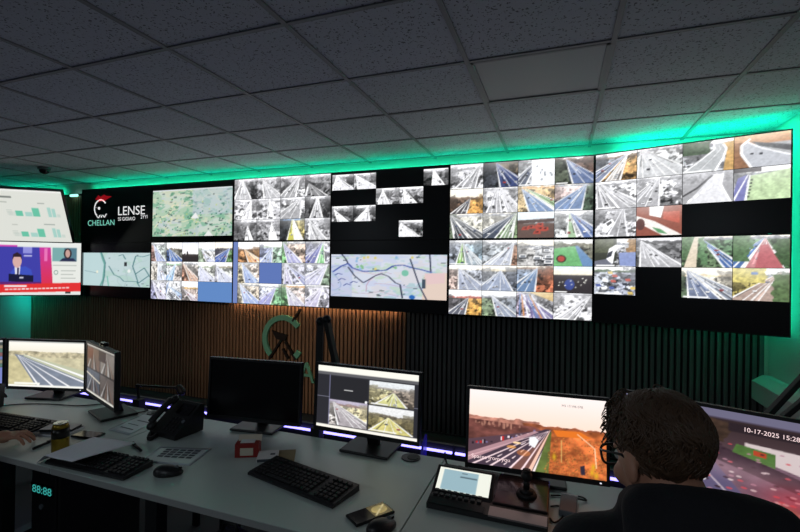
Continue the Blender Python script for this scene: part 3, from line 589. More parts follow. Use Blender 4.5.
def sunset_pic():
    cv = Cv(190, 108, (255, 240, 236), 6); cv.grad(0, .4, (255, 244, 242), (255, 226, 208))
    cv.trees(.36, .46, (176, 120, 104), 0, .5, .03, 16); cv.trees(.4, .47, (150, 84, 56), .4, 1., .03, 14)
    cv.poly([(0, .40), (.5, .43), (.6, .5), (.0, .9)], (110, 66, 60), tex=.9)
    for k in range(30): u = cv.rng.uniform(.02, .4); cv.rect(u, .4+cv.rng.uniform(0, .07), u+.012, .45+cv.rng.uniform(0, .05), (190, 136, 116), .6)
    cv.poly([(.0, .68), (.56, .46), (.6, .46), (.2, .85), (0, .95)], (90, 66, 76)); 
    for k in range(26): t = cv.rng.uniform(0, 1); cv.rect(.02+.5*t, .74-.26*t+cv.rng.uniform(-.03, .03), .035+.5*t, .76-.26*t+cv.rng.uniform(-.02, .02), [(250, 230, 236), (196, 40, 40), (120, 110, 150), (40, 30, 40)][k % 4])
    cv.poly([(.58, .44), (.63, .44), (.48, 1.02), (-.15, 1.02), (-.02, .88)], (72, 58, 72), tex=.4)
    cv.poly([(.6, .5), (.62, .5), (.45, 1.02), (.3, 1.02)], (150, 96, 76), .6)
    for b in (-.14, .02, .16, .31, .4): cv.line((.6, .46), (b, 1.02), .002, .018, (250, 222, 226))
    for k, b in enumerate((.09, .24)):
        for t in np.arange(.15, 1, .17): cv.line((.6+(b-.6)*t, .46+.56*t), (.6+(b-.6)*(t+.07), .46+.56*(t+.07)), .006, .012, (250, 226, 230))
    cv.poly([(.0, .86), (.5, .48), (.53, .49), (.0, .97)], (206, 160, 166), .8)
    cv.poly([(.62, .44), (.7, .42), (1, .42), (1, 1.02), (.5, 1.02)], (196, 104, 56), tex=1.4)
    cv.poly([(.6, .5), (.62, .46), (.6, 1.02), (.5, 1.02)], (96, 110, 56), tex=.6); cv.line((.61, .45), (.46, 1.02), .006, .03, (246, 200, 180))
    for k in range(520):
        u = cv.rng.uniform(.56, 1); v = .5+.5*cv.rng.random()**.7
        if u > .63-.12*(v-.45): cv.blob(u, v, .0045, .008, [(226, 140, 66), (150, 70, 36), (196, 130, 70), (110, 84, 44)][k % 4], .6)
    cv.poly([(.63, .44), (.82, .43), (.9, .5), (.66, .52)], (232, 120, 40)); 
    cv.path([(.8, .46), (.92, .62), (.93, .86)], .008, (250, 210, 170)); cv.path([(.69, .56), (.69, .84)], .006, (230, 200, 120))
    for u, v in ((.91, .85), (.9, .92), (.93, .95), (.64, .78)): cv.soft(u, v, .014, .04, (226, 180, 40), .9)
    cv.poly([(.82, .86), (.85, .84), (.855, .96), (.825, .96)], (50, 44, 60)); cv.poly([(.46, .57), (.5, .55), (.53, .6), (.5, .7), (.46, .66)], (246, 246, 250)); cv.blob(.37, .66, .03, .014, (255, 220, 170)); cv.blob(.33, .72, .035, .02, (255, 176, 90), .7); cv.blob(.42, .78, .05, .04, (230, 130, 60), .5); return cv.arr()
def street_pic():
    cv = Cv(190, 108, (96, 76, 86), 7); cv.grad(.1, .4, (60, 46, 48), (96, 74, 80)); cv.trees(.1, .34, (74, 56, 46), .05, .6, .05)
    cv.poly([(0, .38), (1, .42), (1, 1.02), (0, 1.02)], (124, 96, 112), tex=.5)
    cv.poly([(.0, .32), (.5, .36), (1, .6), (1, .74), (.45, .5), (0, .44)], (70, 52, 62), tex=.5)
    cv.poly([(.3, .44), (.46, .46), (.75, 1.02), (.3, 1.02)], (104, 100, 140), .8); cv.line((.36, .5), (.68, 1.02), .006, .02, (206, 190, 206))
    cv.poly([(.66, .3), (1, .32), (1, .56), (.86, .5), (.66, .42)], (244, 226, 226)); cv.poly([(.62, .33), (.8, .36), (.8, .5), (.6, .42)], (96, 136, 70), tex=.5); cv.poly([(.7, .36), (.76, .37), (.76, .42), (.7, .41)], (206, 80, 50))
    for k in range(150):
        u, v = cv.rng.uniform(.05, 1), cv.rng.uniform(.34, 1); c = [(255, 236, 236), (236, 90, 100), (206, 150, 170), (60, 40, 50)][k % 4]; z = .004+.008*v; cv.blob(u, v, z*1.5, z, c, .85)
    cv.soft(.4, .26, .06, .05, (255, 226, 206)); cv.soft(.44, .2, .03, .04, (255, 240, 226)); cv.soft(.9, .78, .16, .14, (226, 70, 84), .6); cv.soft(.85, .92, .08, .07, (240, 120, 60), .5); cv.soft(.6, .6, .3, .1, (236, 190, 200), .35)
    for u, v, s in ((.42, .76, .055), (.36, .86, .055), (.3, .72, .04), (.3, .95, .05)): cv.blob(u, v, s, s*.8, (248, 244, 250)); cv.blob(u, v-.01, s*.6, s*.35, (60, 56, 76))
    cv.rect(0, 0, 1, .1, (126, 122, 150)); cv.rect(0, .085, 1, .1, (90, 80, 100)); cv.poly([(.58, .12), (1, .12), (1, .21), (.58, .21)], (52, 40, 46)); return cv.arr()
def highway_pic():
    cv = Cv(120, 68, (252, 248, 230), 8); cv.grad(0, .35, (254, 252, 240), (240, 226, 190)); cv.trees(.24, .5, (196, 180, 130), 0, 1, .04, 5)
    cv.poly([(0, .33), (1, .36), (1, 1), (0, 1)], (206, 194, 140), tex=.3); cv.poly([(.08, .3), (.22, .32), (1, .8), (1, 1), (.38, 1), (.1, .36)], (120, 134, 160), tex=.2); cv.poly([(.2, .3), (1, .62), (1, .82), (.2, .34)], (190, 196, 150)); cv.poly([(0, .34), (.1, .34), (.38, 1), (0, 1)], (206, 190, 120), tex=.3)
    for b in ((.42, 1), (.62, 1), (.85, 1), (1, .86)): cv.line((.12, .32), b, .004, .03, (240, 240, 246))
    cv.line((.2, .3), (1, .74), .006, .04, (250, 250, 250)); cv.rect(.08, .9, .42, .94, (246, 246, 230)); cv.rect(0, 0, 1, .035, (176, 180, 176)); cv.desat(.6); cv.rect(0, .95, 1, 1, (244, 244, 238)); return cv.arr()
def collage_pic():
    cv = Cv(90, 56, (50, 44, 42), 9); cv.rect(0, 0, 1, .05, (206, 200, 190))
    for k in range(4):
        u0, v0 = (k % 2)*.5, .06+(k//2)*.45; cv.rect(u0+.01, v0, u0+.49, v0+.43, [(120, 96, 80), (140, 130, 120), (96, 100, 110), (110, 100, 96)][k])
        for j in range(6): a = u0+.08*j+.03; cv.poly([(u0+.25, v0+.05), (a, v0+.43), (a+.04, v0+.43)], [(206, 206, 206), (60, 50, 46), (130, 96, 80)][j % 3], .8)
    cv.rect(0, .95, 1, 1, (244, 240, 230)); cv.line((.0, .6), (.5, .7), .03, .03, (236, 226, 206)); cv.rect(.05, .06, .25, .3, (110, 60, 40)); cv.rect(.45, .06, .7, .26, (70, 50, 40)); cv.grain(.3); return cv.arr()
def quad_pic():
    cv = Cv(170, 96, (44, 44, 50), 10); cv.rect(0, 0, 1, .1, (248, 246, 236)); cv.rect(0, .1, 1, .15, (96, 96, 100)); cv.rect(0, .95, 1, 1, (250, 246, 236))
    cv.rect(.127, .15, .133, .95, (150, 150, 190)); cv.rect(0, .5, 1, .507, (140, 140, 160)); cv.rect(.135, .17, .52, .53, (40, 40, 44)); cv.rect(.28, .36, .37, .375, (200, 200, 200)); cv.blob(.505, .52, .012, .022, (250, 250, 250))
    def sub(u0, v0, u1, v1, arr):
        H, W = cv.U.shape; x0, x1, y0, y1 = int(u0*W), int(u1*W), int(v0*H), int(v1*H); yi = np.linspace(0, arr.shape[0]-1, y1-y0).astype(int); xi = np.linspace(0, arr.shape[1]-1, x1-x0).astype(int); cv.a[y0:y1, x0:x1] = arr[yi][:, xi]
    a = feed(201, sky=(214, 222, 230), hz=.3, back=(160, 150, 140), L=(222, 206, 130), R=(150, 130, 110), roads=rv(((.55, .42), (.1, .85), (206, 204, 110), (.5, .7))), cars=1, w=120, h=80)
    b = feed(202, sky=(150, 130, 176), hz=.22, back=(120, 70, 60), L=(196, 186, 180), R=(226, 206, 140), roads=rv(((.1, .1), (.25, 1.3), (170, 160, 166), (.4, .6))), cars=4, w=120, h=80)
    c = feed(203, sky=(226, 228, 230), hz=.38, back=(90, 74, 50), L=(180, 160, 80), R=(150, 130, 70), roads=rv(((.45, .4), (.0, 1.0), (214, 200, 90), (.35, .6))), cars=3, w=120, h=80)
    sub(.535, .17, .96, .53, a); sub(.135, .54, .52, .94, b); sub(.535, .55, .96, .94, c); return cv.arr()
def sidebar_pic():
    cv = Cv(60, 60, (70, 76, 76), 12); r = cv.rng
    for k in range(10): cv.rect(.0, .08*k+.12, 1, .08*k+.19, [(150, 140, 120), (90, 120, 110), (130, 90, 90), (110, 120, 170)][k % 4])
    cv.rect(0, 0, 1, .05, (190, 190, 190)); cv.rect(.0, .6, 1, .95, (120, 130, 190)); return cv.arr()
def controller_pic():
    cv = Cv(80, 36, (236, 238, 226), 14); cv.rect(.09, .08, .76, .96, (150, 180, 190)); cv.rect(.42, .3, .74, .36, (90, 110, 120)); cv.rect(.44, .14, .55, .19, (110, 130, 140)); cv.grad(.97, 1., (200, 206, 190), (220, 220, 210)); return cv.arr()
# ================================================================== THE ROOM
X0, X1, Y0, Y1, ZC = -3.0, 7.30, -7.0, .15, 2.617
def struct(name, mb, m, label, cat):
    o = mb.build(name, m); return tag(o, label, cat, kind='structure')
struct('floor', MB().box(((X0+X1)/2, (Y0+Y1)/2, -.03), (X1-X0+.2, Y1-Y0+.2, .06)), 'carpet', 'dark grey carpet floor under the desks', 'floor')
wall_back = struct('wall_back', MB().box(((X0+X1)/2, Y1+.05, ZC/2+.03), (X1-X0+.2, .1, ZC+.12)), 'plaster', 'wall behind the video screens, clad with vertical wooden slats', 'wall')
struct('wall_right', MB().box((X1+.05, (Y0+Y1)/2, ZC/2+.03), (.1, Y1-Y0, ZC+.12)), 'plaster', 'plain painted wall glowing green right of the video wall', 'wall')
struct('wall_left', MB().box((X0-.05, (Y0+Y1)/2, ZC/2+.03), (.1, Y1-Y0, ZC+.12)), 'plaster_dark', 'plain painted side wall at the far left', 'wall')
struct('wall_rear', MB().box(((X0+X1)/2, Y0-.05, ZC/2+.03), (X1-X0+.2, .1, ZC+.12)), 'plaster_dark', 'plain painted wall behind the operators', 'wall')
# slats: each one a part of the wall
SX0, SX1, SP = -1.18, 7.26, .0452
backing = MB().box(((SX0+SX1)/2, .142, 1.25), (SX1-SX0, .016, 2.48)).build('slat_backing', 'felt', wall_back)
sm = {}
for k in ('slat_wood', 'slat_charcoal'):
    sm[k] = MB().box((0, 0, 1.225), (.028, .022, 2.45)).mesh('slat'); sm[k].materials.append(MATS[k])
x = SX0+.02
while x < SX1-.01:
    o = bpy.data.objects.new('slat', sm['slat_wood' if x < 4.42 else 'slat_charcoal']); COL.objects.link(o); o.parent = wall_back; o.location = (x, .123, .01); x += SP
# boxed sill along the right wall
ledge = MB().prism([(7.185, .62), (7.30, .62), (7.30, .80), (7.25, .80), (7.185, .755)], 'y', -2.2, .11).build('trim_1', 'plaster')
tag(ledge, 'pale boxed-in ledge with sloped top along the right wall', 'trim', kind='structure')
# suspended ceiling: tiles and grid bars
ceiling = struct('ceiling', MB().box(((X0+X1)/2, (Y0+Y1)/2, ZC+.1), (X1-X0+.2, Y1-Y0+.2, .06)), 'plaster_dark', 'suspended ceiling of speckled mineral tiles in a white grid', 'ceiling')
GX, PX, GY_, PY = 5.361, .678, -1.702, .598
tile_me = {}
def tile(x0, x1, y0, y1):
    key = (round(x1-x0, 3), round(y1-y0, 3))
    if key not in tile_me:
        tile_me[key] = MB().box((0, 0, .01), (key[0]-.018, key[1]-.018, .016), bev=.004, seg=1).mesh('ceiling_tile'); tile_me[key].materials.append(MATS['ceiling_tile'])
    o = bpy.data.objects.new('ceiling_tile', tile_me[key]); COL.objects.link(o); o.parent = ceiling; o.location = ((x0+x1)/2, (y0+y1)/2, ZC+.002)
xs = [X0]+[GX+PX*k for k in range(-12, 4) if X0 < GX+PX*k < X1]+[X1]; ys = [Y0]+[GY_+PY*k for k in range(-8, 4) if Y0 < GY_+PY*k < Y1]+[Y1]
for i in range(len(xs)-1):
    for j in range(len(ys)-1):
        if abs(xs[i]-GX) < .01 and abs(ys[j]-GY_) < .01: continue
        if xs[i+1]-xs[i] > .05 and ys[j+1]-ys[j] > .05: tile(xs[i], xs[i+1], ys[j], ys[j+1])
for xx in xs[1:-1]: MB().box((xx, (Y0+Y1)/2, ZC+.001), (.024, Y1-Y0, .007)).build('grid_bar', 'grid_white', ceiling)
for yy in ys[1:-1]: MB().box(((X0+X1)/2, yy, ZC+.002), (X1-X0, .022, .006)).build('grid_bar', 'grid_white', ceiling)
cl = thing('ceiling_light', 'smooth square ceiling light panel, switched off, among speckled tiles', 'ceiling light', (GX+PX/2, GY_+PY/2, ZC))
MB().box((0, 0, .012), (PX-.02, PY-.02, .016)).build('diffuser', 'diffuser', cl)
fr = MB()
for s in (-1, 1): fr.box((s*(PX/2-.02), 0, .002), (.016, PY-.024, .008)); fr.box((0, s*(PY/2-.02), .002), (PX-.024, .016, .008))
fr.build('frame', 'grid_white', cl)
# small dome camera below the ceiling, far left
p = ony(44, 182, -.7)
dc = thing('dome_camera', 'small dark dome camera hanging under the ceiling at far left', 'camera', (p.x, p.y, ZC))
MB().cyl((0, 0, -.012), .06, .026, bev=.004).build('base', 'grey_plastic', dc, True)
MB().sphere((0, 0, -.03), (.048, .048, .045)).build('dome', 'gloss_black', dc, True)

# ================================================================== LIGHT STRIPS
def strip(name, mb, m, label): return tag(mb.build(name, m), label, 'light strip')
ANG = math.radians(-16.4); PW, PH, ZB = 1.2148, .685, 1.142
strip('light_strip', MB().box((5*PW/2, .099, 2.50), (5*PW, .012, .016)), 'teal_led', 'green light strip along the top of the straight run of wall screens')
e5 = Vector((5*PW, 0, 0)); dx = Vector((math.cos(ANG), math.sin(ANG), 0)); dn = Vector((-math.sin(ANG), math.cos(ANG), 0))
c = e5+dx*(PW/2+.05)+dn*.12; strip('light_strip', MB().box((c.x, c.y, 2.495), (PW*.86, .02, .02), RZ(ANG)), 'teal_led_wide', 'green light strip along the top of the angled right-hand screens')
c = e5+dx*(PW-.1)+dn*.14; strip('light_strip', MB().box((c.x, c.y, 1.83), (.014, .014, 1.3)), 'teal_led', 'upright green light strip behind the right edge of the video wall')
strip('light_strip', MB().box((-1.32, -.22, 1.22), (.5, .016, .016)), 'teal_led_tv', 'green light strip behind the lower far left television')
strip('light_strip', MB().box((-1.2, .10, 2.50), (1.3, .012, .016)), 'teal_led', 'green light strip above the two far left televisions')
strip('light_strip', MB().box((3.35, .078, ZB+.022), (2.0, .012, .012)), 'warm_fill_led', 'added warm light strip hidden under the wall screens, washing the wooden slats')  # added strip, out of sight, to warm the middle slats
p = ony(74, 195.5, .08)
strip('light_bar', MB().box((p.x, .08, p.z), (.13, .03, .03), bev=.006), 'teal_bar', 'short bright green-white light bar between left television and logo screen')

# ================================================================== VIDEO WALL
FEEDS = wall_feeds()
LBL = {(0, 1): 'black wall screen with white head logo and lettering', (0, 0): 'wall screen with pale green map band under the logo screen',
       (1, 1): 'wall screen showing a speckled green and white map', (1, 0): 'wall screen of pale blue road pictures with one plain blue block, second column',
       (2, 1): 'wall screen filled with twelve grey traffic pictures, one yellow', (2, 0): 'wall screen of pale lilac traffic pictures with a blue square near the middle',
       (3, 1): 'mostly black wall screen with eight scattered grey traffic pictures', (3, 0): 'wall screen with a wide pastel road map band on black',
       (4, 1): 'upper wall screen filled with twelve colour traffic pictures, orange banks, red cars', (4, 0): 'lower wall screen filled with twelve colour traffic pictures, green triangle verge',
       (5, 1): 'upper angled wall screen at right, traffic pictures above a black corner', (5, 0): 'lower angled wall screen at right with black bottom strip and green trees'}
def panel(col, row):
    a = ANG if col == 5 else 0.; base = Vector((min(col, 5)*PW, 0, ZB+row*PH))+Vector((math.cos(a), math.sin(a), 0))*PW/2
    t = thing('wall_screen', LBL[col, row], 'screen', base, a, 'screens of the video wall')
    MB().box((0, .027, PH/2), (PW-.002, .046, PH-.002)).build('housing', 'panel_black', t)
    b = MB(); B = .006
    for s in (-1, 1): b.box((s*(PW/2-.001-B/2), 0, PH/2), (B, .012, PH-.002)); b.box((0, 0, PH/2+s*(PH/2-.001-B/2)), (PW-.002-2*B, .012, B))
    b.build('bezel', 'panel_black', t)
    dsp = MB().box((0, .0005, PH/2), (PW-.014, .006, PH-.014)).build('display', 'wall_screen_black', t)
    return dsp
PAN = {}
for col in range(6):
    for row in (0, 1):
        t = panel(col, row); PAN[col, row] = t; x0, x1, z0, z1 = -PW/2+.008, PW/2-.008, .008, PH-.008
        if (col, row) in FEEDS:
            nc, nr, cells = FEEDS[col, row]
            if (col, row) == (2, 0):
                sb = np.empty((3, 3, 3)); sb[:] = (104, 122, 176); px_mesh('menu_strip', sb, x0, x0+.058, z0, z1, -.0045, t); x0 += .06
            if (col, row) == (3, 1): z1 -= .02; z0 += .02
            cw, ch = (x1-x0)/nc, (z1-z0)/nr
            for (i, j), arr in cells.items():
                g = .0018
                px_mesh('video_feed', arr, x0+i*cw+g, x0+(i+1)*cw-g, z1-(j+1)*ch+g, z1-j*ch-g, -.0045, t)
            if (col, row) == (1, 0):
                bl = np.empty((4, 6, 3)); bl[:] = (88, 124, 178); px_mesh('blank_feed', bl, x0+3*cw+.002, x1, z0, z0+ch-.002, -.0045, t)
px_mesh('map_picture', green_map(), -PW/2+.02, PW/2-.02, .065, PH-.075, -.0045, PAN[1, 1], 'display_tv')
px_mesh('map_picture', pale_map(), -PW/2+.01, PW/2-.012, .14, PH-.13, -.0045, PAN[0, 0], 'display_tv')
px_mesh('map_picture', road_map(), -PW/2+.01, PW/2-.012, .128, PH-.14, -.0045, PAN[3, 0], 'display_tv')
# logo screen: red mark, head outline, two words
lg = PAN[0, 1]; y = -.006
text('lettering', 'CHELLAN', .10, 'text_teal', lg, (-.49, y, .215), xs=1.12)
text('lettering', 'LENSE', .155, 'text_white', lg, (.04, y, .335), xs=1.1)
text('lettering', 'SS GIGIAIO', .06, 'text_white', lg, (.05, y, .268)); text('lettering', '2YYI', .06, 'text_white', lg, (.43, y, .285))
def arc(cx, cz, r0, r1, a0, a1, y, n=28):
    b = MB(); A = [b.bm.verts.new((cx+r1*math.cos(a0+(a1-a0)*k/n), y, cz+r1*math.sin(a0+(a1-a0)*k/n))) for k in range(n+1)]; B = [b.bm.verts.new((cx+r0*math.cos(a0+(a1-a0)*k/n), y, cz+r0*math.sin(a0+(a1-a0)*k/n))) for k in range(n+1)]
    for k in range(n): b.bm.faces.new((A[k], A[k+1], B[k+1], B[k]))
    return b
b = arc(-.26, .43, .098, .116, math.radians(35), math.radians(235), y)
b.bar((-.325, y, .335), (-.29, y, .31), .014, .002).bar((-.29, y, .31), (-.265, y, .345), .014, .002).bar((-.265, y, .345), (-.215, y, .345), .012, .002).bar((-.215, y, .345), (-.185, y, .315), .014, .002).bar((-.185, y, .315), (-.15, y, .36), .014, .002)
b.bar((-.345, y, .445), (-.3, y, .44), .012, .002).sphere((-.285, y, .432), (.02, .001, .018)).sphere((-.24, y, .325), (.012, .001, .012))
b.build('head_mark', 'text_white', lg)
b = MB(); pts = [(-.36, .545), (-.3, .6), (-.26, .575), (-.2, .605), (-.16, .585), (-.06, .575), (-.14, .545), (-.2, .515), (-.24, .53), (-.3, .51), (-.29, .535)]
b.bm.faces.new([b.bm.verts.new((p[0], y, p[1])) for p in pts]); b.build('red_mark', 'text_red', lg)

# ---- two televisions at the far left
def padl(a, n): return np.pad(a, ((0, 0), (n, 0), (0, 0)), mode='edge')
def television(label, br, h, tilt, pic, wd, ht):
    nn = Vector((-h.y, h.x, 0));
    if nn.y > 0: nn = -nn
    up = Vector((0, 0, math.cos(tilt)))+nn*math.sin(tilt); xa = -h; ya = up.cross(xa)
    t = thing('television', label, 'television', (0, 0, 0), 0, 'televisions at the far left')
    o = br-xa*wd/2
    t.matrix_world = Matrix(((xa.x, ya.x, up.x, o.x), (xa.y, ya.y, up.y, o.y), (xa.z, ya.z, up.z, o.z), (0, 0, 0, 1)))
    MB().box((0, .03, ht/2), (wd+.02, .05, ht+.02), bev=.006).build('housing', 'panel_black', t)
    b = MB()
    for s in (-1, 1): b.box((s*(wd/2+.006), .0, ht/2), (.011, .014, ht+.022)); b.box((0, .0, ht/2+s*(ht/2+.006)), (wd, .014, .011))
    b.build('bezel', 'panel_black', t); dsp = MB().box((0, .002, ht/2), (wd, .006, ht)).build('display', 'wall_screen_black', t)
    MB().box((0, .075, ht/2), (.3, .04, .3)).build('bracket', 'dark_metal', t)
    px_mesh('picture', pic, -wd/2, wd/2, 0, ht, -.003, dsp, 'display_tv')
    return t
hd = Vector((-.802, -.597, 0)).normalized()
television('far left lower television with a speaker at a lectern and red news banner', atd(80.5, 294.7, 5.60), hd, 0., padl(news_pic(), 50), 1.164, .655)
television('far left upper television tilted forward, pale dashboard with green bar charts', atd(72.5, 242.2, 5.345), hd, math.radians(31), padl(dash_pic(), 85), 1.164, .655)

# ---- emblem on the slats: open green ring with a dark bird shape, and a green letter
em = thing('wall_emblem', 'green open ring emblem with dark bird shape mounted on wooden slats', 'emblem', (3.03, .108, .775))
def ringpart(cx, cz, r0, r1, a0, a1, y0, y1, n=36):
    b = MB(); rings = []
    for k in range(n+1):
        a = a0+(a1-a0)*k/n; rings.append([b.bm.verts.new((cx+r*math.cos(a), yy, cz+r*math.sin(a))) for r, yy in ((r0, y0), (r1, y0), (r1, y1), (r0, y1))])
    for A, B in zip(rings, rings[1:]):
        for q in range(4): b.bm.faces.new((A[q], A[(q+1) % 4], B[(q+1) % 4], B[q]))
    b.bm.faces.new(rings[0]); b.bm.faces.new(rings[-1]); return b
ringpart(0, 0, .205, .262, math.radians(38), math.radians(228), -.028, 0).build('ring', 'logo_green', em)
ringpart(.0, 0, .205, .262, math.radians(-48), math.radians(-30), -.028, 0).build('ring_end', 'logo_green', em)
MB().prism([(-.14, .09), (-.06, .07), (.06, .05), (.03, -.01), (-.08, .0)], 'y', -.03, -.004).build('bird_body', 'logo_dark', em)
for p0, p1 in (((.0, .02), (-.17, -.22)), ((.03, -.02), (.16, -.2)), ((.0, -.1), (.07, -.2)), ((.12, .2), (.21, .33))): MB().bar((p0[0], -.015, p0[1]), (p1[0], -.015, p1[1]), .03, .022).build('branch', 'logo_dark', em)
la = thing('wall_letter', 'green capital letter A mounted on the slats below the ring emblem', 'letter', (3.325, .108, .345))
text('letter_face', 'A', .30, 'logo_green', la, (0, -.012, 0), 'CENTER', .012)
# ================================================================== DESKS
DX = [.95, 2.418, 3.887, 5.356, 6.825]; DF, DB = -2.723, -2.034
DL = ['pale grey desk at the far left', 'pale grey desk under the road picture monitor and the drink can', 'pale grey desk with the centre keyboard and switched-off monitor', 'pale grey desk in front of the operator with the joystick controller']
for k in range(4):
    a, b_ = DX[k]+.002, DX[k+1]-.002; wd = b_-a
    t = thing('desk', DL[k], 'desk', ((a+b_)/2, (DF+DB)/2, 0), 0, 'desks in a row')
    dp = DB-DF
    MB().box((0, 0, DESK_Z-.0125), (wd, dp, .025), bev=.002).build('tabletop', 'desk_white', t)
    MB().box((0, -dp/2-.001, DESK_Z-.0125), (wd-.004, .003, .022)).build('edge_band', 'desk_edge', t)
    lo = {1: .52, 2: .43}.get(k, .19)
    for s in (-1, 1):
        MB().box((s*(wd/2-lo), -.22, .36), (.06, .05, .69)).build('leg', 'desk_leg', t); MB().box((s*(wd/2-lo), .22, .36), (.06, .05, .69)).build('leg', 'desk_leg', t)
        MB().box((s*(wd/2-lo), 0, .018), (.07, .62, .03)).build('foot', 'desk_leg', t)
    MB().box((0, .1, .685), (wd-.2, .06, .04)).build('crossbar', 'desk_leg', t)
    # rear cable rail and light
    r = thing('cable_rail', ['dark rail behind the far left desk', 'dark rail behind the desk with the drink can', 'dark rail behind the desk with the switched-off monitor', 'dark rail behind the desk with the joystick controller'][k], 'rail', ((a+b_)/2, -1.86, 0))
    MB().box((0, .012, .60), (wd, .02, .24)).build('back_panel', 'matte_black', r); MB().box((0, -.03, .49), (wd, .09, .015)).build('tray', 'matte_black', r)
    for s in (-1, 1): MB().box((s*(wd/2-.1), -.07, .56), (.03, .17, .02)).build('bracket', 'dark_metal', r); MB().box((s*(wd/2-.1), .012, .245), (.04, .02, .49)).build('post', 'dark_metal', r)
    strip('light_strip', MB().box(((a+b_)/2, -1.866, .688), (wd-.01, .012, .011), bev=.003), 'violet_led', ['violet light strip behind the far left desk', 'violet light strip behind the desk with the drink can', 'violet light strip behind the desk with the switched-off monitor', 'violet light strip behind the desk with the joystick controller'][k])
fin = MB().prism([(-1.99, .60), (-1.87, .60), (-1.87, .76), (-1.92, .73)], 'x', 5.215, 5.225).build('divider_fin', 'violet_lit_acrylic'); tag(fin, 'violet-lit divider fin behind the cable hole right of centre', 'divider')
for (x, y, lab) in ((5.216, -2.084, 'round black cable hole cover beside the quad picture monitor'), (3.697, -2.07, 'round black cable hole cover behind the clear plastic sheets')):
    g = thing('cable_grommet', lab, 'grommet', (x, y, DESK_Z), 0, 'cable hole covers')
    MB().cyl((0, 0, .0025), .042, .005, bev=.0015, seg=32).build('rim', 'warm_grommet', g, False); MB().cyl((.01, .0, .0055), .026, .003, seg=28).build('cap', 'matte_black', g)

# ================================================================== MONITORS
def monitor(label, c, yaw, tilt, pic, gain='display_near', w_=.495, foot=None, led=None, group='desk monitors'):
    h_ = w_*9/16; c = Vector(c); fx = foot or (c.x-math.sin(yaw)*.05, c.y+math.cos(yaw)*.05)
    t = thing('desk_monitor', label, 'monitor', (fx[0], fx[1], DESK_Z), yaw, group)
    loc = RZ(-yaw) @ (c-Vector((fx[0], fx[1], DESK_Z))); R = RX(-tilt)
    def P(x, y, z): return loc+R@Vector((x, y, z))
    MB().box(P(0, .02, -.003), (w_+.022, .018, h_+.03), R, bev=.004).build('housing', 'black_plastic', t)
    MB().box(P(0, .04, -.02), (w_*.6, .03, h_*.6), R, bev=.012).build('rear_cover', 'black_plastic', t)
    b = MB()
    for s in (-1, 1): b.box(P(s*(w_/2+.0055), .007, -.003), (.011, .012, h_+.03), R)
    b.box(P(0, .007, h_/2+.006), (w_, .012, .012), R); b.box(P(0, .007, -h_/2-.009), (w_, .012, .018), R); b.build('bezel', 'black_plastic', t)
    d = MB().box(P(0, .008, 0), (w_, .004, h_), R).build('display', 'screen_off', t)
    if pic is not None:
        o = px_mesh('picture', pic, -w_/2, w_/2, -h_/2, h_/2, 0, d, gain); o.location = P(0, .0045, 0); o.rotation_euler = R.to_euler()
    nt = loc+R@Vector((0, .055, -h_/2+.06))
    MB().bar((0, .055, .012), (0, nt.y, nt.z), .06, .022, bev=.004).build('neck', 'black_plastic', t); MB().box((nt.x, nt.y-.012, nt.z), (.09, .03, .09), bev=.006).build('hinge', 'black_plastic', t)
    MB().box((0, .02, .0085), (.235, .18, .013), bev=.005).build('foot_plate', 'black_plastic', t)
    if led: MB().box(P(w_/2-.02, .0005, -h_/2-.009), (.006, .002, .004), R).build('power_light', 'led_white', t)
    return t, P
deg = math.radians
monitor('monitor at the left frame edge showing a strip of coloured menu rows', (2.40, -2.36, .943), deg(36), 0, sidebar_pic())
monitor('monitor showing a pale motorway under cream sky, far left desk', (2.882, -2.141, .943), deg(15.4), 0, highway_pic(), led=True)
mb_, PB = monitor('monitor turned sideways showing dark road picture collage', (3.474, -2.234, .966), deg(-20.8), 0, collage_pic(), 'display_dim', .485)
wc = MB().box(PB(.05, .01, .165), (.07, .03, .02), bev=.008).cyl(PB(.05, -.008, .165), .007, .006, RX(math.pi/2), 16).build('webcam', 'gloss_black', mb_)
monitor('black switched-off monitor in front of the ring emblem', (4.384, -2.10, .940), deg(7), deg(3.1), None)
monitor('monitor with two by two camera pictures and white menu bars', (5.014, -2.134, .968), deg(-1.2), deg(2.8), quad_pic())
me_, PE = monitor('monitor showing a motorway at sunset beside an orange bank', (5.739, -2.185, .950), deg(3.75), deg(7.2), sunset_pic(), led=True, foot=(5.735, -2.085))
mf_, PF = monitor('monitor showing a pink-lit street at dusk, behind the operator\'s head', (6.322, -2.112, .932), deg(-20), deg(6), street_pic(), 'display_dim', .56)
def on_screen(P, mon, body, size, m, x, z, tilt, **k):
    o = text('caption', body, size, m, mon, P(x, .002, z), **k); o.rotation_euler = RX(-tilt).to_euler(); return o
on_screen(PE, me_, 'Spaces from you', .020, 'text_pink', -.235, -.118, deg(7.2), xs=1.1)
on_screen(PE, me_, 'M5 17/196 07B', .012, 'text_grey', .095, .105, deg(7.2))
on_screen(PF, mf_, '10-17-2025 15:28:08', .020, 'text_pink', .085, .100, deg(6))

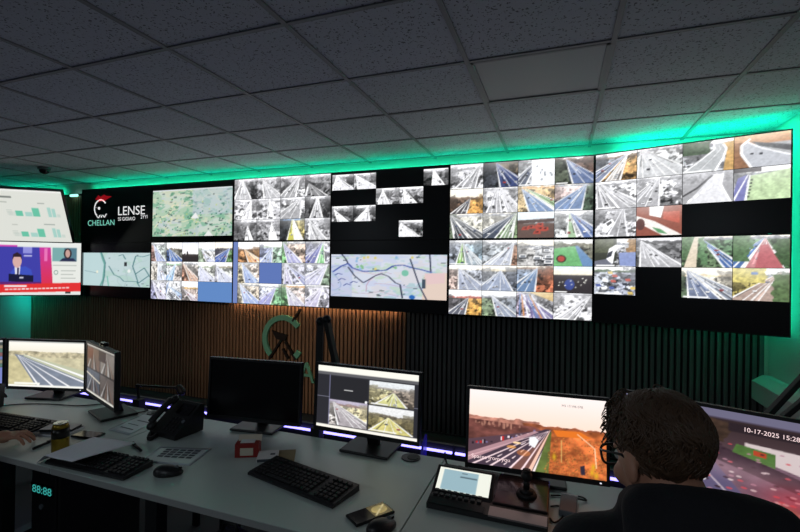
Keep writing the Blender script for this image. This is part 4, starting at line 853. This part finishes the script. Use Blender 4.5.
# ================================================================== DESK THINGS
def keyboard(label, x, y, yaw, L=.445, D=.15, cols=18):
    t = thing('keyboard', label, 'keyboard', (x, y, DESK_Z), yaw, 'keyboards')
    MB().prism([(-D/2, .002), (D/2, .002), (D/2, .026), (-D/2+.01, .014), (-D/2, .010)], 'x', -L/2, L/2).build('case', 'black_plastic', t)
    kw = (L-.03)/cols; slope = math.atan2(.012, D-.01)
    km = MB().box((0, 0, .003), (kw*.84, .0155, .007), bev=.0015, seg=1, taper=.9).mesh('key'); km.materials.append(MATS['key_black'])
    sp = MB().box((0, 0, .003), (kw*5.8, .0155, .007), bev=.0015, seg=1).mesh('space_bar'); sp.materials.append(MATS['key_black'])
    for r in range(6):
        yy = -D/2+.024+r*.0195+(.006 if r == 5 else 0); z = .0142+(yy+D/2-.01)*math.tan(slope)
        for c_ in range(cols):
            xx = -L/2+.015+kw*(c_+.5)
            if r == 0 and 3 <= c_ <= 8:
                if c_ == 3: o = bpy.data.objects.new('space_bar', sp); COL.objects.link(o); o.parent = t; o.location = (xx+kw*2.5, yy, z); o.rotation_euler = (slope, 0, 0)
                continue
            if c_ in (13,) : continue
            o = bpy.data.objects.new('key', km); COL.objects.link(o); o.parent = t; o.location = (xx, yy, z); o.rotation_euler = (slope, 0, 0)
    return t
keyboard('black keyboard at the middle of the centre desk', 4.895, -2.452, deg(-12.5))
keyboard('black keyboard half covered by a white paper sheet', 4.04, -2.635, deg(2), L=.43, D=.135)
keyboard('black keyboard under a resting hand at the left edge', 3.19, -2.49, deg(4))
def mouse(label, x, y, yaw):
    t = thing('computer_mouse', label, 'mouse', (x, y, DESK_Z), yaw, 'computer mice')
    b = MB(); q = bmesh.ops.create_uvsphere(b.bm, u_segments=24, v_segments=14, radius=1.)
    for v in q['verts']:
        z = v.co.z; v.co = Vector((v.co.x*.032*(1-.1*v.co.y), v.co.y*.056, (max(z, -.35)+.35)*.027*(1-.25*v.co.y)+.002))
    b.build('shell', 'black_plastic', t, True)
    MB().cyl((0, .03, .0285), .008, .006, RY(math.pi/2), 16).build('scroll_wheel', 'grey_plastic', t, True)
    MB().box((0, .036, .0265), (.0012, .03, .008)).build('button_split', 'matte_black', t); return t
mouse('black computer mouse beside the left printed sheet, front desk edge', 4.372, -2.592, deg(-62))
mouse('black computer mouse next to the smartphone with the gold reflection', 5.30, -2.625, deg(-30))
def phone_slab(label, x, y, yaw, L, W, m='gloss_black', cat='smartphone', name='smartphone', pic=None):
    t = thing(name, label, cat, (x, y, DESK_Z), yaw)
    MB().box((0, 0, .005), (L, W, .009), bev=.003).build('body', 'black_plastic', t); g = MB().box((0, 0, .0098), (L-.006, W-.006, .0012), bev=.0004, seg=1).build('screen', m, t)
    if pic is not None:
        o = px_mesh('picture', pic, 0, L/2-.006, -W/2+.005, W/2-.005, 0, t, 'display_dim'); o.rotation_euler = (-math.pi/2, 0, 0); o.location = (0, 0, .0108)  # glowing patch standing in for a reflection on the glass
    MB().box((-L/2+.012, .0, .0106), (.002, .014, .0006)).build('earpiece', 'dark_metal', t); return t
cv_refl = Cv(30, 30, (96, 84, 50), 2); cv_refl.blob(.5, .5, .4, .35, (176, 156, 96)); cv_refl.line((.1, .9), (.9, .2), .1, .1, (206, 190, 140)); cv_refl.grain(.6, 6)  # gold reflection on the phone glass, painted as colours
phone_slab('smartphone with a painted gold reflection on half its screen, near the mouse', 5.232, -2.558, deg(55), .15, .075, pic=cv_refl.arr())
phone_slab('dark smartphone lying alone behind the drink can', 3.690, -2.436, deg(8), .13, .07)
# drink can
t = thing('drink_can', 'tall gold and black drink can on the left desk', 'can', (3.749, -2.600, DESK_Z))
MB().cyl((0, 0, .033), .033, .062, seg=32, bev=.003).build('lower_band', 'can_gold', t, True); MB().cyl((0, 0, .084), .0332, .042, seg=32).build('label_band', 'can_black', t, True)
MB().cyl((0, 0, .114), .033, .02, seg=32, r2=.027).build('shoulder', 'can_gold', t, True); MB().cyl((0, 0, .1255), .027, .004, seg=32).build('lid', 'can_top', t); MB().cyl((.004, -.004, .1285), .009, .002, seg=16).build('ring_pull', 'can_top', t)
# papers
def sheet(name, label, corners, m, cat, zf=None, nx=14, ny=10, th=.0006, prints=()):
    A, B, C, D_ = [Vector((p[0], p[1], 0)) for p in corners]; o = (A+B+C+D_)/4
    t = thing(name, label, cat, (o.x, o.y, DESK_Z)); b = MB(); V = {}
    for lay in (0, 1):
        for j in range(ny+1):
            for i in range(nx+1):
                s, r = i/nx, j/ny; p = (A*(1-s)+D_*s)*(1-r)+(B*(1-s)+C*s)*r-o; p.z = .001+(zf(s, r) if zf else 0)+lay*th; V[lay, i, j] = b.bm.verts.new(p)
    for j in range(ny):
        for i in range(nx):
            b.bm.faces.new((V[1, i, j], V[1, i+1, j], V[1, i+1, j+1], V[1, i, j+1])); b.bm.faces.new((V[0, i, j], V[0, i, j+1], V[0, i+1, j+1], V[0, i+1, j]))
    for i in range(nx): b.bm.faces.new((V[0, i, 0], V[0, i+1, 0], V[1, i+1, 0], V[1, i, 0])); b.bm.faces.new((V[0, i, ny], V[1, i, ny], V[1, i+1, ny], V[0, i+1, ny]))
    for j in range(ny): b.bm.faces.new((V[0, 0, j], V[1, 0, j], V[1, 0, j+1], V[0, 0, j+1])); b.bm.faces.new((V[0, nx, j], V[0, nx, j+1], V[1, nx, j+1], V[1, nx, j]))
    b.build('page', m, t, True)
    for (s0, s1, r0, r1) in prints:
        b = MB(); q = []
        for s, r in ((s0, r0), (s1, r0), (s1, r1), (s0, r1)):
            p = (A*(1-s)+D_*s)*(1-r)+(B*(1-s)+C*s)*r-o; p.z = .001+(zf(s, r) if zf else 0)+th+.0004; q.append(b.bm.verts.new(p))
        b.bm.faces.new(q); b.build('printing', 'paper_print', t)
    return t
sheet('paper_sheet', 'large white paper sheet draped over a keyboard', [(3.79, -2.726), (3.76, -2.54), (4.07, -2.49), (4.03, -2.735)], 'paper', 'paper', lambda s, r: .046*min(1, max(0, (s-.04)/.22))-.006*math.sin(s*5+r*3)*max(0, s-.2)+.002, th=.0008)
sheet('plastic_sleeve', 'clear plastic sleeve with papers behind the left phone', [(3.70, -2.345), (3.655, -2.10), (3.80, -2.10), (3.86, -2.36)], 'film', 'sleeve', prints=[(.2, .8, .2, .24), (.2, .7, .4, .43), (.3, .85, .6, .64)])
sheet('printed_sheet', 'printed sheet with a dark table beside the mouse', [(4.168, -2.549), (4.114, -2.404), (4.348, -2.333), (4.39, -2.50)], 'film', 'paper', prints=[(.18+.14*i, .29+.14*i, .35+.14*j, .45+.14*j) for i in range(5) for j in range(4)])
t = thing('notepad', 'pale notepad with a dark-edged book on top, behind the can', 'notepad', (3.47, -2.455, DESK_Z), deg(14)); MB().box((0, 0, .004), (.22, .13, .007)).build('pages', 'paper', t); MB().box((0, 0, .0078), (.218, .128, .001)).build('cover', 'grey_plastic', t)
t = thing('book', 'thin pale book with dark edges on the notepad', 'book', (3.50, -2.440, DESK_Z+.0084), deg(24)); MB().box((0, 0, .006), (.15, .075, .010)).build('page_block', 'matte_black', t); MB().box((0, 0, .012), (.152, .077, .0015)).build('cover', 'card_white', t)
def pen(label, a, b):
    a, b = Vector((*a, DESK_Z+.006)), Vector((*b, DESK_Z+.006)); t = thing('pen', label, 'pen', a); d = b-a
    MB().tube([(0, 0, 0), d*.7], .0055, 10).build('barrel', 'matte_black', t, True); MB().tube([d*.7, d*.74, d], [.0062, .0065, .006], 10).build('cap', 'black_plastic', t, True); MB().box(d*.85+Vector((0, 0, .007)), (.008, .03, .002), RZ(math.atan2(d.y, d.x)-math.pi/2)).build('clip', 'dark_metal', t)
pen('black pen lying in front of the drink can', (3.628, -2.637), (3.605, -2.54)); pen('black pen lying right of the draped white paper', (4.083, -2.475), (3.975, -2.43))
# red carton, small white box, kraft card
t = thing('red_carton', 'small open red carton with cream label', 'carton', (4.54, -2.325, DESK_Z), deg(26))
MB().box((0, 0, .03), (.1, .055, .058)).build('carton_body', 'red_card', t); MB().box((0, -.0285, .026), (.055, .001, .032)).build('label', 'label_cream', t); MB().box((.005, .02, .068), (.1, .002, .03), RX(-.5)).build('flap', 'label_cream', t); MB().box((0, .0, .061), (.06, .03, .004), RX(.1)).build('insert', 'card_white', t)
t = thing('kraft_card', 'olive kraft card under the small white box', 'card', (4.69, -2.292, DESK_Z), deg(30)); MB().box((0, 0, .0012), (.115, .15, .002)).build('card_panel', 'kraft', t)
t = thing('white_box', 'small flat white box lying on the kraft card', 'box', (4.645, -2.325, DESK_Z+.0024), deg(30)); MB().box((0, 0, .009), (.085, .085, .018), bev=.001).build('box_body', 'card_white', t); MB().box((0, -.043, .009), (.08, .001, .012)).build('side_label', 'paper_print', t); MB().box((.02, .0, .0184), (.02, .015, .0008)).build('printed_mark', 'paper_print', t)
# desk telephones
def desk_phone(label, x, y, yaw):
    t = thing('desk_telephone', label, 'telephone', (x, y, DESK_Z), yaw, 'desk telephones')
    MB().prism([(-.10, .004), (.09, .004), (.10, .155), (.075, .165), (-.10, .03)], 'x', -.06, .105).build('base', 'black_plastic', t)
    s = math.atan2(.135, .175); R = RX(s)
    def S(x_, d, n): return Vector((x_, -.10, .03))+R@Vector((0, d, n))+Vector((0, 0, 0))
    MB().box(S(.03, .165, .002), (.11, .07, .004), R).build('display', 'gloss_black', t)
    for i in range(4):
        for j in range(4): MB().box(S(-.012+.026*i, .025+.025*j, .003), (.019, .016, .006), R, bev=.0015, seg=1).build('button', 'key_black', t)
    MB().cyl(S(.085, .09, .003), .011, .005, R, 16).build('navigation_key', 'grey_plastic', t)
    MB().prism([(-.10, .004), (.09, .004), (.10, .15), (.075, .16), (-.10, .025)], 'x', -.11, -.058).build('cradle', 'black_plastic', t)
    h = MB(); P0, P1 = S(-.083, .0, .03), S(-.083, .21, .03); h.cap(P0+R@Vector((0, .01, 0)), .026, P0+R@Vector((0, .02, 0)), .026, sq=(1, .8)).cap(P1+R@Vector((0, -.02, 0)), .026, P1+R@Vector((0, -.01, 0)), .026, sq=(1, .8)).bar(P0+R@Vector((0, .02, .02)), P1+R@Vector((0, -.02, .02)), .04, .022, .006)
    h.build('handset', 'black_plastic', t, True)
    pts = []
    for k in range(150):
        u = k/149; cxx = -.1+.09*math.sin(u*2.6)-.02*u; cyy = -.1-.075*math.sin(u*3.1)+.03*u; a = u*2*math.pi*22; pts.append((cxx+.008*math.cos(a), cyy+.004*math.cos(a), .012+.008*math.sin(a)))
    MB().tube(pts, .0042, 6).build('coiled_cord', 'matte_black', t, True)
    MB().box((.02, .13, .07), (.12, .05, .012), RX(-.9)).build('stand', 'black_plastic', t); t.scale = (.84, .84, .84); return t
desk_phone('black desk telephone with coiled cord left of the switched-off monitor', 4.045, -2.24, deg(-6))
desk_phone('black desk telephone cut by the left frame edge', 2.76, -2.42, deg(20))
# camera controller with joystick
t = thing('camera_controller', 'black camera control desk unit with small screen and joystick', 'controller', (5.595, -2.315, DESK_Z), 0)
MB().prism([(-.135, .004), (.125, .004), (.125, .05), (-.09, .03), (-.135, .022)], 'x', -.2, .2).build('case', 'black_plastic', t)
MB().box((.105, -.115, .0255), (.185, .045, .006), RX(.18)).build('wrist_bar', 'silver_bar', t); MB().box((-.1, -.118, .0245), (.195, .03, .006), RX(.2)).build('front_bar', 'dark_metal', t)
sl = math.atan2(.02, .215); R = RX(sl)
MB().box((.108, .02, .044), (.18, .19, .006), R, bev=.003).build('joystick_plate', 'brown_gloss', t)
Rd = RX(deg(30)); dc_ = Vector((-.093, -.022, .054))
MB().box(dc_, (.215, .12, .014), Rd, bev=.004).build('screen_frame', 'black_plastic', t)
o = px_mesh('screen_picture', controller_pic(), -.095, .095, -.045, .045, 0, t, 'display_near'); o.rotation_euler = RX(deg(30)-math.pi/2).to_euler(); o.location = dc_+Rd@Vector((0, .004, .0078))
for i in range(8):
    for j in range(2): MB().box((-.18+.022*i, -.085+.022*j, .034+.003*j), (.015, .014, .008), R, bev=.0015, seg=1).build('button', 'key_black', t)
j = MB().cyl((.125, .0, .052), .036, .012, R, 28, r2=.03).cyl((.125, .0, .062), .026, .012, None, 24, r2=.014).cyl((.125, .0, .085), .011, .04, None, 20).sphere((.125, .0, .112), (.019, .019, .02)).cyl((.125, .0, .13), .014, .008, None, 20)
j.build('joystick', 'matte_black', t, True)
t = thing('connector_box', 'small grey connector box with white edge on operator desk', 'connector', (5.858, -2.27, DESK_Z), deg(-4)); MB().box((0, 0, .012), (.055, .12, .022), bev=.003).build('box_body', 'grey_plastic', t); MB().box((0, .062, .018), (.058, .006, .012)).build('white_edge', 'card_white', t)
def cable(label, pts, r=.003, n=8):
    P = [Vector(p) for p in pts]; out = []
    for i in range(len(P)-1):
        p0, p1, p2, p3 = P[max(i-1, 0)], P[i], P[i+1], P[min(i+2, len(P)-1)]
        for k in range(n):
            s = k/n; out.append(.5*((2*p1)+(p2-p0)*s+(2*p0-5*p1+4*p2-p3)*s*s+(3*p1-p0-3*p2+p3)*s**3))
    out.append(P[-1]); return tag(MB().tube(out, r, 8).build('cable', 'matte_black', None, True), label, 'cable', 'desk cables')
z = DESK_Z+.004
cable('black cable looping from the controller to the grey connector box', [(5.80, -2.20, z), (5.84, -2.185, z), (5.90, -2.17, z), (5.92, -2.19, z), (5.885, -2.206, z+.008)])
cable('black cable looping low beside the joystick controller', [(5.80, -2.28, z), (5.83, -2.27, z), (5.84, -2.33, z), (5.815, -2.38, z), (5.80, -2.36, z)])
cable('black cable bundle behind the controller screen', [(5.40, -2.16, z), (5.44, -2.12, z+.01), (5.50, -2.14, z), (5.57, -2.15, z), (5.62, -2.17, z+.01), (5.66, -2.18, z+.02)], .006)
cable('black cable rising from the desk seam behind the controller', [(5.36, -2.05, z+.03), (5.38, -2.09, z), (5.43, -2.13, z+.01)], .004)
cable('thin dark cable across the far left desk', [(2.75, -2.38, z), (2.85, -2.27, z), (3.0, -2.2, z), (3.2, -2.15, z), (3.3, -2.06, z)], .003)
cable('dark cable curling behind the sideways monitor', [(3.55, -2.15, z), (3.62, -2.10, z), (3.63, -2.06, z), (3.58, -2.04, z)], .003)
# articulated boom arms clamped behind the desks
def boom(label, base, joints, wd=.026, head=None):
    t = thing('boom_arm', label, 'boom arm', base, 0, 'boom arms behind the desks'); B = Vector(base)
    MB().box((0, .0, -.03), (.05, .05, .09), bev=.004).build('clamp', 'matte_black', t)
    J = [Vector((0, 0, 0))]+[Vector(q)-B for q in joints]
    for a, b in zip(J, J[1:]): MB().bar(a, b, wd, wd*.75, .003).build('arm_segment', 'matte_black', t); MB().sphere(b, wd*.68).build('joint', 'dark_metal', t, True)
    if head: MB().cap(J[-1], .02, J[-1]+Vector(head), .024).build('arm_head', 'matte_black', t, True)
    return t
boom('black boom arm standing upright behind the quad picture monitor', (4.685, -1.985, .745), [(4.68, -1.96, 1.285), (4.71, -1.95, 1.295), (4.785, -1.96, 1.03)], .034)
boom('black boom arm lying low over the rail left of the telephone', (3.47, -1.985, .745), [(3.40, -1.94, .82), (3.69, -1.90, .828)], .016, (.02, 0, -.02))
boom('black boom arm crossing in front of the right-hand ledge', (6.62, -1.985, .745), [(6.56, -1.85, 1.0), (6.80, -1.80, 1.31)], .026)
boom('second black boom arm rising at the right frame edge', (6.74, -1.985, .745), [(6.625, -1.82, 1.0), (6.84, -1.80, 1.235)], .026)
# under the desks
t = thing('computer_tower', 'black computer tower with lit green readout under the left desk', 'computer', (3.56, -2.33, 0)); MB().box((0, .0, .31), (.19, .42, .60), bev=.006).build('case', 'matte_black', t); MB().box((0, -.215, .32), (.17, .012, .56), bev=.004).build('front_panel', 'black_plastic', t)
MB().box((-.005, -.223, .50), (.15, .004, .05)).build('readout_window', 'gloss_black', t)
text('readout', '88:88', .05, 'teal_readout', t, (-.072, -.227, .483), xs=1.25); MB().cyl((-.01, -.224, .42), .012, .006, RX(math.pi/2), 20).build('power_button', 'grey_plastic', t)
for k in range(5): MB().box((0, -.223, .12+.03*k), (.12, .004, .008)).build('vent_slot', 'gloss_black', t)
t = thing('backpack', 'dark quilted backpack on the floor under the centre desk', 'backpack', (4.53, -2.42, 0))
MB().cap((0, 0, .14), .14, (0, .01, .33), .12, 20, (1.1, .75)).build('bag_body', 'chair_fabric', t, True); MB().cap((0, -.10, .11), .07, (0, -.10, .17), .065, 16, (1.5, .7)).build('front_pocket', 'chair_fabric', t, True)
MB().tube([(-.04, 0, .44), (-.03, 0, .48), (.03, 0, .48), (.04, 0, .44)], .008).build('carry_loop', 'matte_black', t, True)
for s in (-1, 1): MB().tube([(s*.08, .09, .4), (s*.1, .14, .3), (s*.1, .12, .1)], .014).build('shoulder_strap', 'matte_black', t, True)
# ================================================================== PEOPLE
def remesh(mb, voxel, smooth=4, name='body'):
    me = mb.mesh(name); o = bpy.data.objects.new(name, me); COL.objects.link(o)
    m = o.modifiers.new('r', 'REMESH'); m.mode = 'VOXEL'; m.voxel_size = voxel; m.use_smooth_shade = True
    s = o.modifiers.new('s', 'SMOOTH'); s.iterations = smooth; s.factor = .5
    dg = bpy.context.evaluated_depsgraph_get(); r = bpy.data.meshes.new_from_object(o.evaluated_get(dg)); bpy.data.objects.remove(o); bpy.data.meshes.remove(me)
    r.name = name; r.materials.clear(); return r
def V3(*a): return Vector(a)
def person(label, base, J, head_yaw, head_pitch, hood=True, seed=1):
    """J: world joints; head faces +Y before head_yaw"""
    t = thing('person', label, 'person', base); T = Matrix.Translation(-Vector(base))
    def add(name, me, m): me.transform(T); me.materials.clear(); return link(name, me, m, t)
    H = J['head']; HR = RZ(head_yaw) @ RX(head_pitch)
    def h(x, y, z): return H+HR@V3(x, y, z)
    hip, ch, nk = J['hip'], J['chest'], J['neck']
    ax = (J['shR']-J['shL']).normalized()
    b = MB()
    # torso, neck
    for s in (-1, 1): b.cap(hip+ax*s*.06, .11, ch+ax*s*.07, .11)
    b.cap(ch, .12, nk, .06); b.cap(nk-V3(0, 0, .03), .055, H+HR@V3(0, -.015, -.05), .052)
    b.cap(nk-V3(0, 0, .03), .05, J['shL'], .05); b.cap(nk-V3(0, 0, .03), .05, J['shR'], .05)
    for S in 'LR':
        b.cap(J['sh'+S], .05, J['el'+S], .040); b.cap(J['el'+S], .040, J['wr'+S], .027)
        b.cap(hip+ax*(.08 if S == 'R' else -.08), .085, J['kn'+S], .06); b.cap(J['kn'+S], .058, J['an'+S], .04); b.cap(J['an'+S], .04, J['an'+S]+V3(0, .14, -.03), .03)
    # head: skull, face, jaw, brow, nose, lips, ears
    def el(c, r, R=HR):
        n0 = len(b.bm.verts); q = bmesh.ops.create_uvsphere(b.bm, u_segments=24, v_segments=16, radius=1.)
        for v in q['verts']: v.co = H+R@(V3(v.co.x*r[0], v.co.y*r[1], v.co.z*r[2])+V3(*c))
    el((0, -.012, .035), (.074, .094, .082)); el((0, .022, -.02), (.063, .072, .085)); el((0, .05, -.082), (.036, .036, .03)); el((0, .07, .022), (.052, .02, .014))
    el((0, .094, -.012), (.010, .014, .026)); el((0, .10, -.03), (.016, .014, .010)); el((0, .085, -.06), (.022, .010, .006)); el((0, .083, -.07), (.02, .010, .006))
    for s in (-1, 1): el((s*.077, -.008, -.012), (.010, .019, .031)); el((s*.04, .06, -.03), (.024, .026, .024))
    # hands: palm, four fingers, thumb
    for S in 'LR':
        wr, d = J['wr'+S], J['hd'+S].normalized(); up = V3(0, 0, 1); side = d.cross(up).normalized()*(1 if S == 'L' else -1)   # towards the thumb
        up = side.cross(d)*(1 if S == 'R' else -1)
        if up.z < 0: up = -up
        def hp(f, s_, u): return wr+d*f+side*s_+up*u
        b.cap(hp(0, 0, 0), .026, hp(.05, .0, .004), .028, sq=(1., 1.)); 
        for q in (-.026, -.009, .009, .026): b.cap(hp(.02, q*.7, .002), .015, hp(.082, q, .008), .0125)
        for q, L in ((.031, .068), (.0105, .078), (-.0105, .072), (-.031, .056)):
            p0 = hp(.085, q, .008); p1 = hp(.085+L*.45, q*1.15, .012); p2 = hp(.085+L*.78, q*1.22, -.004); p3 = hp(.085+L*.95, q*1.25, -.02)
            b.cap(p0, .0098, p1, .0090, 10); b.cap(p1, .0090, p2, .0083, 10); b.cap(p2, .0083, p3, .0072, 10)
        b.cap(hp(.015, .026, -.002), .0135, hp(.05, .05, -.006), .0115, 10); b.cap(hp(.05, .05, -.006), .0115, hp(.085, .055, -.016), .0085, 10)
    add('body', remesh(b, .0052, 3, 'body'), 'skin')
    for s in (-1, 1): add('eye', MB().sphere(h(s*.031, .083, .004), .011, 12, 8).mesh('eye', True), 'letters_white'); add('iris', MB().sphere(h(s*.031, .0905, .004), .005, 10, 6).mesh('iris', True), 'matte_black')
    # hooded top
    b = MB()
    for s in (-1, 1): b.cap(hip+ax*s*.075-V3(0, 0, .04), .14, ch+ax*s*.08, .135)
    b.cap(ch-V3(0, 0, .05), .15, ch+V3(0, 0, .06), .13); b.cap(ch, .12, nk-V3(0, 0, .04), .09)
    for S in 'LR':
        b.cap(nk-V3(0, 0, .05), .075, J['sh'+S], .074); b.cap(J['sh'+S], .074, J['el'+S], .060); b.cap(J['el'+S], .060, J['wr'+S]-(J['wr'+S]-J['el'+S]).normalized()*.03, .042); b.cap(ch+V3(0, 0, .02), .11, J['sh'+S], .07)
    if hood:
        fw = (RZ(J.get('by', 0)) @ V3(0, 1, 0))
        for k in range(20):
            a = 2*math.pi*k/20; p = nk+V3(0, 0, .010+.046*math.cos(a+math.pi))+(ax*math.sin(a)*.088)+fw*(math.cos(a)*.082); a2 = 2*math.pi*(k+1)/20
            q = nk+V3(0, 0, .010+.046*math.cos(a2+math.pi))+(ax*math.sin(a2)*.088)+fw*(math.cos(a2)*.082); b.cap(p, .042, q, .042, 10)
        for s in (-1, -.5, 0, .5, 1): b.cap(nk+ax*s*.085-fw*(.085-.02*s*s)+V3(0, 0, .034), .046, nk+ax*s*.07-fw*.125-V3(0, 0, .10), .05, 12)
        b.cap(nk+ax*.06-fw*.05+V3(0, 0, .01), .05, nk+ax*.135-fw*.04-V3(0, 0, .005), .04)
    o = add('hooded_top', remesh(b, .009, 6, 'hooded_top'), 'hoodie')
    b = MB()
    for S in 'LR':
        s = 1 if S == 'R' else -1
        b.cap(hip, .13, hip+ax*s*.09, .13); b.cap(hip+ax*s*.09, .115, J['kn'+S], .08); b.cap(J['kn'+S], .08, J['an'+S]+V3(0, 0, .04), .062)
    add('trousers', remesh(b, .012, 4, 'trousers'), 'trousers')
    for S in 'LR': p = J['an'+S]; add('shoe', remesh(MB().cap(V3(p.x, p.y-.03, .05), .045, V3(p.x, p.y+.16, .042), .038).cap(V3(p.x, p.y, .05), .045, V3(p.x, p.y, .10), .045), .008, 3, 'shoe'), 'shoe')
    # hair: a cap of wavy locks
    rr = random.Random(seed); b = MB()
    q = bmesh.ops.create_uvsphere(b.bm, u_segments=40, v_segments=28, radius=1.)
    dead = []
    for v in q['verts']:
        c = v.co.copy(); wob = 1+.026*math.sin(9*c.x+3*c.z)+.026*math.sin(11*c.y-7*c.z+1)+.012*math.sin(23*c.x+17*c.y)
        line = -.8 if c.y < 0 else -.8+1.4*min(1, c.y/.6)       # hair line: low at the nape, high at the forehead
        if c.z < line: dead.append(v)
        p = V3(c.x*.079, c.y*.100-.012, c.z*.091+.036)*1.0
        tp = 1-.16*max(0, -c.z); p.x *= tp; p.y *= tp
        v.co = H+HR@(V3(p.x*wob, (p.y)*wob, .036+(p.z-.036)*wob))
    bmesh.ops.delete(b.bm, geom=dead, context='VERTS')
    def surf(th, ph, k):
        c = V3(math.cos(ph)*math.cos(th), math.cos(ph)*math.sin(th), math.sin(ph)); tp = 1-.16*max(0, -c.z); return H+HR@V3(c.x*.079*k*tp, (c.y*.100*k-.012)*tp, c.z*.091*k+.036)
    for n in range(2200):
        th = rr.uniform(0, 2*math.pi); ph = rr.uniform(-.55, 1.45)
        front = math.sin(th) > .25
        if front and ph < .45: continue
        pts = []; wave = rr.uniform(.03, .09); phs = rr.uniform(0, 6); L = rr.uniform(.25, .6); dth = .35*math.sin(3*th+5*ph)+rr.uniform(-.15, .15)
        for k in range(7):
            s = k/6; pp = ph-L*s*.9
            if pp < -.85: break
            pts.append(surf(th+dth*s+wave*math.sin(s*7+phs), pp, 1.0+.035*math.sin(s*math.pi)+rr.uniform(0, .015)))
        if len(pts) >= 3: b.tube(pts, [.0011]+[.0015]*(len(pts)-2)+[.0005], 5)
    for n in range(110):     # loose curls at the front
        th = rr.uniform(1.7, 3.0) if n % 3 else rr.uniform(.3, 1.6); ph = rr.uniform(.05, .95); p = surf(th, ph, 1.0); o_ = (p-(H+HR@V3(0, 0, .03))).normalized(); tx = o_.cross(V3(0, 0, 1)).normalized(); pts = []; r0 = rr.uniform(.006, .012); a0 = rr.uniform(0, 6)
        for k in range(10): s = k/9; a = a0+s*5; pts.append(p+o_*(.022*s)+tx*(r0*math.cos(a)-r0*math.cos(a0))+V3(0, 0, 1)*(r0*math.sin(a)-r0*math.sin(a0)-.008*s))
        b.tube(pts, [.0013]*8+[.0009, .0005], 5)
    add('hair', b.mesh('hair', True), 'hair')
    # glasses
    b = MB()
    for s in (-1, 1):
        lp = [(.033*s+.026*math.copysign(abs(math.cos(a))**.6, math.cos(a)), .106, .004+.020*math.copysign(abs(math.sin(a))**.6, math.sin(a))) for a in [2*math.pi*k/24 for k in range(25)]]
        b.tube([h(*p) for p in lp], .0028, 6); b.tube([h(s*.06, .104, .014), h(s*.08, .06, .014), h(s*.084, .0, .010), h(s*.08, -.02, -.006)], .0026, 6)
    b.tube([h(-.008, .107, .006), h(0, .110, .008), h(.008, .107, .006)], .0024, 6); add('glasses', b.mesh('glasses', True), 'matte_black')
    return t
def office_chair(label, x, y, yaw):
    t = thing('office_chair', label, 'chair', (x, y, 0), yaw, 'office chairs')
    MB().box((0, 0, .43), (.48, .46, .07), bev=.03, seg=3).build('seat', 'chair_fabric', t, True); MB().box((0, -.265, .70), (.42, .06, .46), RX(.1), bev=.025, seg=3).build('backrest', 'chair_fabric', t, True); MB().bar((0, -.2, .39), (0, -.29, .62), .06, .02).build('back_bracket', 'black_plastic', t)
    MB().cyl((0, 0, .24), .028, .33).build('gas_post', 'dark_metal', t, True)
    for k in range(5):
        a = 2*math.pi*k/5+.3; e = V3(.29*math.cos(a), .29*math.sin(a), .07); MB().bar((0, 0, .10), e, .04, .03).build('base_arm', 'black_plastic', t); MB().cyl(e-V3(0, 0, .042), .026, .03, RX(math.pi/2) if k % 2 else RY(math.pi/2), 14).build('caster', 'matte_black', t)
    return t
J = dict(hip=V3(6.11, -3.20, .60), chest=V3(6.09, -3.10, .90), neck=V3(6.055, -3.005, 1.122), head=V3(6.012, -2.935, 1.202), shL=V3(5.88, -3.01, 1.025), shR=V3(6.275, -3.03, 1.045),
         elL=V3(5.85, -2.86, .82), elR=V3(6.36, -2.90, .82), wrL=V3(6.02, -2.66, .775), wrR=V3(6.27, -2.68, .775), hdL=V3(.35, 1, -.05), hdR=V3(-.3, 1, -.05),
         knL=V3(5.97, -2.77, .56), knR=V3(6.25, -2.77, .56), anL=V3(5.97, -2.75, .10), anR=V3(6.25, -2.72, .10))
person('person in a dark hooded top and glasses, seen from behind at the operator desk', (6.10, -3.15, 0), J, deg(30), deg(-20), seed=3)
office_chair('dark office chair under the person at the operator desk', 6.11, -3.22, 0)
O = V3(3.15, -3.02, 0)
J2 = dict(hip=O+V3(0, -.15, .60), chest=O+V3(0, -.08, .90), neck=O+V3(0, -.02, 1.12), head=O+V3(0, .06, 1.27), shL=O+V3(-.185, -.02, 1.045), shR=O+V3(.185, -.02, 1.045), elL=O+V3(-.22, .17, .82), elR=O+V3(.20, .22, .825),
          wrL=O+V3(-.12, .38, .79), wrR=V3(3.425, -2.69, .772), hdL=V3(.3, 1, -.1), hdR=V3(.75, .62, -.06), knL=O+V3(-.13, .3, .56), knR=O+V3(.13, .3, .56), anL=O+V3(-.13, .32, .10), anR=O+V3(.13, .32, .10))
person('person at the left frame edge, only the hand on the keyboard in view', (3.15, -3.10, 0), J2, 0, deg(-8), hood=False, seed=5)
office_chair('dark office chair under the person at the left frame edge', 3.15, -3.17, 0)
fill_lamp(1.5, -5.6, 22.); fill_lamp(5.0, -6.0, 22.)
